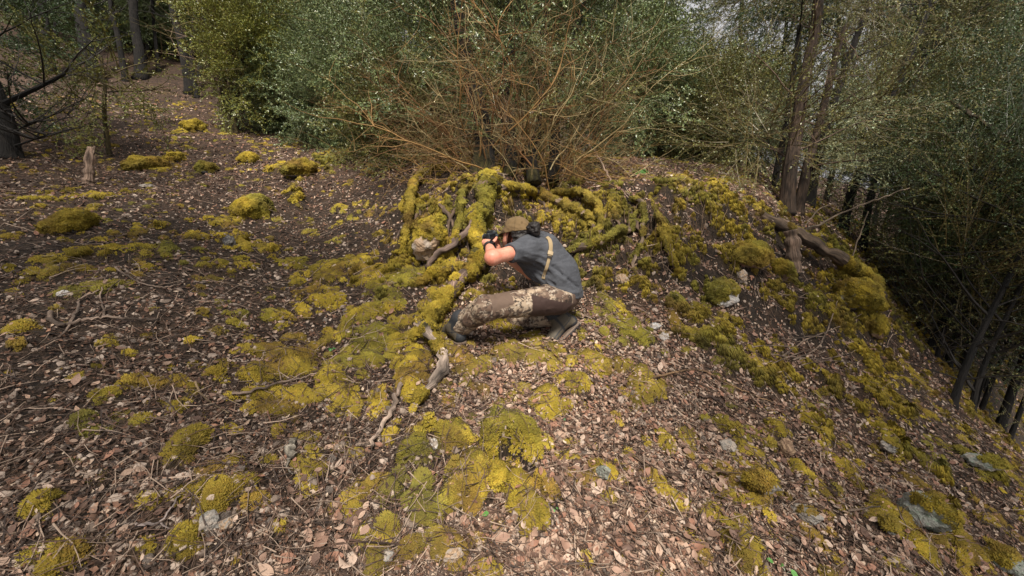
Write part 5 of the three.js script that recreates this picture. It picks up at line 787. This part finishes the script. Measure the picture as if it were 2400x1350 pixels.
  // cap, hair, strap, watch -----------------------------------------------------
  const capC = lin(106, 86, 58), capPaint = (p) => { pa.subVectors(p, hc); const an = Math.atan2(pa.dot(r), pa.dot(f)), seam = Math.abs(((an / (Math.PI / 3) + 10.5) % 1) - 0.5) < 0.03 ? 0.72 : 1; return capC.clone().multiplyScalar((0.8 + 0.4 * fbm(p.x * 40, p.y * 40, p.z * 40, 3)) * seam); };
  const domeC = hd(-0.004, 0.012, 0), capFn = (p) => { pa.subVectors(p, hc); const a = pa.dot(f), b = pa.dot(u), c = pa.dot(r); let d = ell(p, domeC, 0.107, 0.108, 0.087) + (Math.abs(fbm(p.x * 16, p.y * 26, p.z * 16, 3) - 0.5) - 0.15) * 0.022; d = Math.max(d, -(ell(p, domeC, 0.098, 0.1, 0.079))); d = smax(d, 0.012 - b - a * 0.12, 0.004); return d; };
  const brimFn = (p) => { pa.subVectors(p, hc); const a = pa.dot(f), b = pa.dot(u), c = pa.dot(r), rad = Math.hypot((a - 0.075) / 0.09, c / 0.078), y = b - (0.022 - (a - 0.09) * 0.38 - c * c * 3.2); return Math.max((rad - 1) * 0.07, Math.abs(y) - 0.0035, -(a - 0.055 + 0.0)); };
  const [clo, chi] = box3([hd(0.17, -0.06, -0.1), hd(0.17, 0.06, 0.1), hd(-0.12, 0.14, 0.1), hd(-0.12, 0.14, -0.1), hd(0.12, 0.14, 0.1), hd(-0.12, -0.03, -0.1)], 0.015);
  const capMesh = part('cap', mesher(capFn, clo, chi, 0.0042, capPaint), cloth({ roughness: 0.95 }), t, true); const bm = part('brim', mesher(brimFn, clo, chi, 0.0034, (p) => capC.clone().multiplyScalar(0.62 + 0.25 * noise(p.x * 80, p.y * 80, p.z * 80))), cloth({}), capMesh, true);
  const bun = hd(-0.15, 0.035, -0.005), hairFn = (p) => { pa.subVectors(p, hc); const a = pa.dot(f), b = pa.dot(u); let d = smax(ell(p, hd(-0.01, -0.01, 0), 0.098, 0.1, 0.082), Math.max(a + 0.018, b - 0.03), 0.01); d = smin(d, smin(cap(p, bun.clone().addScaledVector(u, 0.012), bun.clone().addScaledVector(u, -0.03).addScaledVector(f, -0.012), 0.036, 0.024), cap(p, hd(-0.1, 0.03, 0), bun, 0.03, 0.034), 0.02), 0.012); d = smin(d, cap(p, hd(-0.07, -0.06, -0.03), hd(-0.085, -0.085, 0.0), 0.026, 0.018), 0.02); return d + (fbm(p.x * 50, p.y * 70, p.z * 50, 3) - 0.5) * 0.026; };
  const [alo, ahi] = box3([bun, hd(-0.12, -0.12, -0.09), hd(0.02, -0.12, 0.09), hd(0, 0.04, -0.09)], 0.06);
  part('hair', mesher(hairFn, alo, ahi, 0.0042, (p) => lin(30, 24, 22).multiplyScalar(0.4 + 1.0 * fbm(p.x * 90, p.y * 140, p.z * 90, 2))), std({ vertexColors: true, roughness: 0.62 }), t, true);
  { R = rng(77); const g = new GB(); for (let i = 0; i < 46; i++) { const w = wander(bun.clone().add(V(rr(-0.03, 0.03), rr(-0.03, 0.03), rr(-0.03, 0.03))), V(rr(-0.4, 1), rr(-1, 0.6), rr(-0.6, 0.6)), rr(0.03, 0.07), 6, 0.4, -0.12); g.tube(w, w.map((_, q) => 0.0016 * (1 - q / 8)), 3, [0.014, 0.01, 0.008], 0, false); } tag(part('hair_strands', g.geo(), MAT.twig, t, true), null, null, null, 'stuff'); }
  const hit = (px, py) => { const d = ray(px, py), l = d.length(); d.normalize(); let s = 2.2; for (let i = 0; i < 120; i++) { const q = EYE.clone().addScaledVector(d, s), v = shirtFn(q); if (v < 0.0008) return q; s += v * 0.5; if (s > 4) return null; } return null; };
  const grad = (p) => { const e = 0.012, v = V(0, 0, 0); for (const k of ['x', 'y', 'z']) { const a = p.clone(), b = p.clone(); a[k] += e; b[k] -= e; v[k] = shirtFn(a) - shirtFn(b); } return v.normalize(); };
  {
    const way = []; for (const [x, y] of [[1281, 556], [1287, 562], [1290, 572], [1290, 584], [1288, 597], [1285, 612], [1281, 628], [1276, 642], [1274, 653]]) { const q = hit(x, y); if (q) way.push(q.addScaledVector(grad(q), 0.003)); }
    const pts = smooth(way, 40), ribbon = (pts, wid, th, paint) => { const g = new GB(), rows = []; pts.forEach((q, i) => { const tn = V(0, 0, 0).subVectors(pts[Math.min(pts.length - 1, i + 1)], pts[Math.max(0, i - 1)]).normalize(), n = grad(q), s = V(0, 0, 0).crossVectors(tn, n).normalize(), w2 = wid * (typeof paint === 'function' ? paint(i / (pts.length - 1)) : 1) / 2; rows.push([[w2, th], [-w2, th], [-w2, -th], [w2, -th]].map(([a, b]) => g.vert(q.clone().addScaledVector(s, a).addScaledVector(n, b), n, a * 40, i * 0.1, [1, 1, 1]))); }); for (let i = 0; i < rows.length - 1; i++) for (let k = 0; k < 4; k++) { const a = rows[i][k], b = rows[i][(k + 1) % 4], c = rows[i + 1][k], e = rows[i + 1][(k + 1) % 4]; g.i.push(a, b, c, b, e, c); } return g.geo(); };
    const st = part('strap', ribbon(pts, 0.026, 0.003, (k) => k > 0.55 && k < 0.95 ? 0.75 : 1), std({ color: lin(156, 136, 104), roughness: 0.9, bumpMap: fabricBump, bumpScale: 0.0008, side: THREE.DoubleSide }), t, true);
    part('buckle', ribbon(smooth(pts.slice(17, 21).map((q) => q.clone().addScaledVector(grad(q), 0.004)), 5), 0.036, 0.004), std({ color: lin(180, 160, 128), roughness: 0.5, side: THREE.DoubleSide }), st, true);
    part('buckle', ribbon(smooth(pts.slice(21, 24).map((q) => q.clone().addScaledVector(grad(q), 0.003)), 4), 0.033, 0.003), std({ color: lin(40, 34, 30), roughness: 0.6, side: THREE.DoubleSide }), st, true);
  }
  {
    const ax = J.wrL.clone().sub(J.elL).normalize(), wc = J.elL.clone().lerp(J.wrL, 0.93), s1 = V(0, 0, 0).crossVectors(ax, V(1, 0, 0)).normalize(), s2 = V(0, 0, 0).crossVectors(ax, s1), ring = []; for (let i = 0; i <= 24; i++) { const a = i / 24 * 6.283; ring.push(wc.clone().addScaledVector(s1, Math.cos(a) * 0.035).addScaledVector(s2, Math.sin(a) * 0.033)); }
    const w = part('watch', new GB().tube(ring, ring.map(() => 0.0085), 6, [0.02, 0.02, 0.022]).geo(), std({ vertexColors: true, roughness: 0.5 }), t, true);
    const fc = new THREE.CylinderGeometry(0.019, 0.021, 0.014, 20), dirW = V(0.35, 0.35, 0.85).addScaledVector(ax, -V(0.35, 0.35, 0.85).dot(ax)).normalize(); fc.applyQuaternion(new THREE.Quaternion().setFromUnitVectors(UPV, dirW)); fc.translate(wc.x + dirW.x * 0.037, wc.y + dirW.y * 0.037, wc.z + dirW.z * 0.037); part('watch_case', fc, std({ color: lin(26, 26, 30), roughness: 0.25 }), w, true);
  }
  // the camera -------------------------------------------------------------------
  const cam = thing('compact_camera', 'small black camera held up to the mossy root in both hands', 'camera', C.clone()), black = std({ color: lin(38, 42, 46), roughness: 0.45 }), face = V(0.75, 0.2, 0.64).normalize();
  const cx = V(0, 0, 0).crossVectors(UPV, face).normalize(), cy = V(0, 0, 0).crossVectors(face, cx), basis = new THREE.Matrix4().makeBasis(cx, cy, face);
  const { RoundedBoxGeometry } = await import('three/addons/geometries/RoundedBoxGeometry.js');
  const pc = (name, g, m, x, y, z, rx) => { if (rx) g.rotateX(rx); g.translate(x, y, z); g.applyMatrix4(basis); return part(name, g, m, cam); };
  pc('housing', new RoundedBoxGeometry(0.088, 0.058, 0.036, 3, 0.008), black, 0, 0, 0); pc('lens', new THREE.CylinderGeometry(0.024, 0.026, 0.04, 24), std({ color: lin(20, 21, 24), roughness: 0.3 }), -0.008, 0, -0.036, Math.PI / 2); pc('lens_ring', new THREE.TorusGeometry(0.024, 0.003, 8, 24), std({ color: lin(90, 92, 96), roughness: 0.35 }), -0.008, 0, -0.056);
  pc('dial', new THREE.CylinderGeometry(0.011, 0.011, 0.008, 16), std({ color: lin(80, 88, 92), roughness: 0.4 }), 0.026, 0.033, 0); pc('dial', new THREE.CylinderGeometry(0.009, 0.009, 0.006, 16), std({ color: lin(70, 80, 84), roughness: 0.4 }), 0.028, 0.004, 0.02, Math.PI / 2); pc('viewfinder', new RoundedBoxGeometry(0.03, 0.016, 0.03, 2, 0.004), black, -0.012, 0.036, 0); pc('screen', new RoundedBoxGeometry(0.05, 0.04, 0.004, 2, 0.0015), std({ color: lin(18, 26, 30), roughness: 0.15 }), -0.012, -0.002, 0.0195);
}

renderer.render(scene, camera);
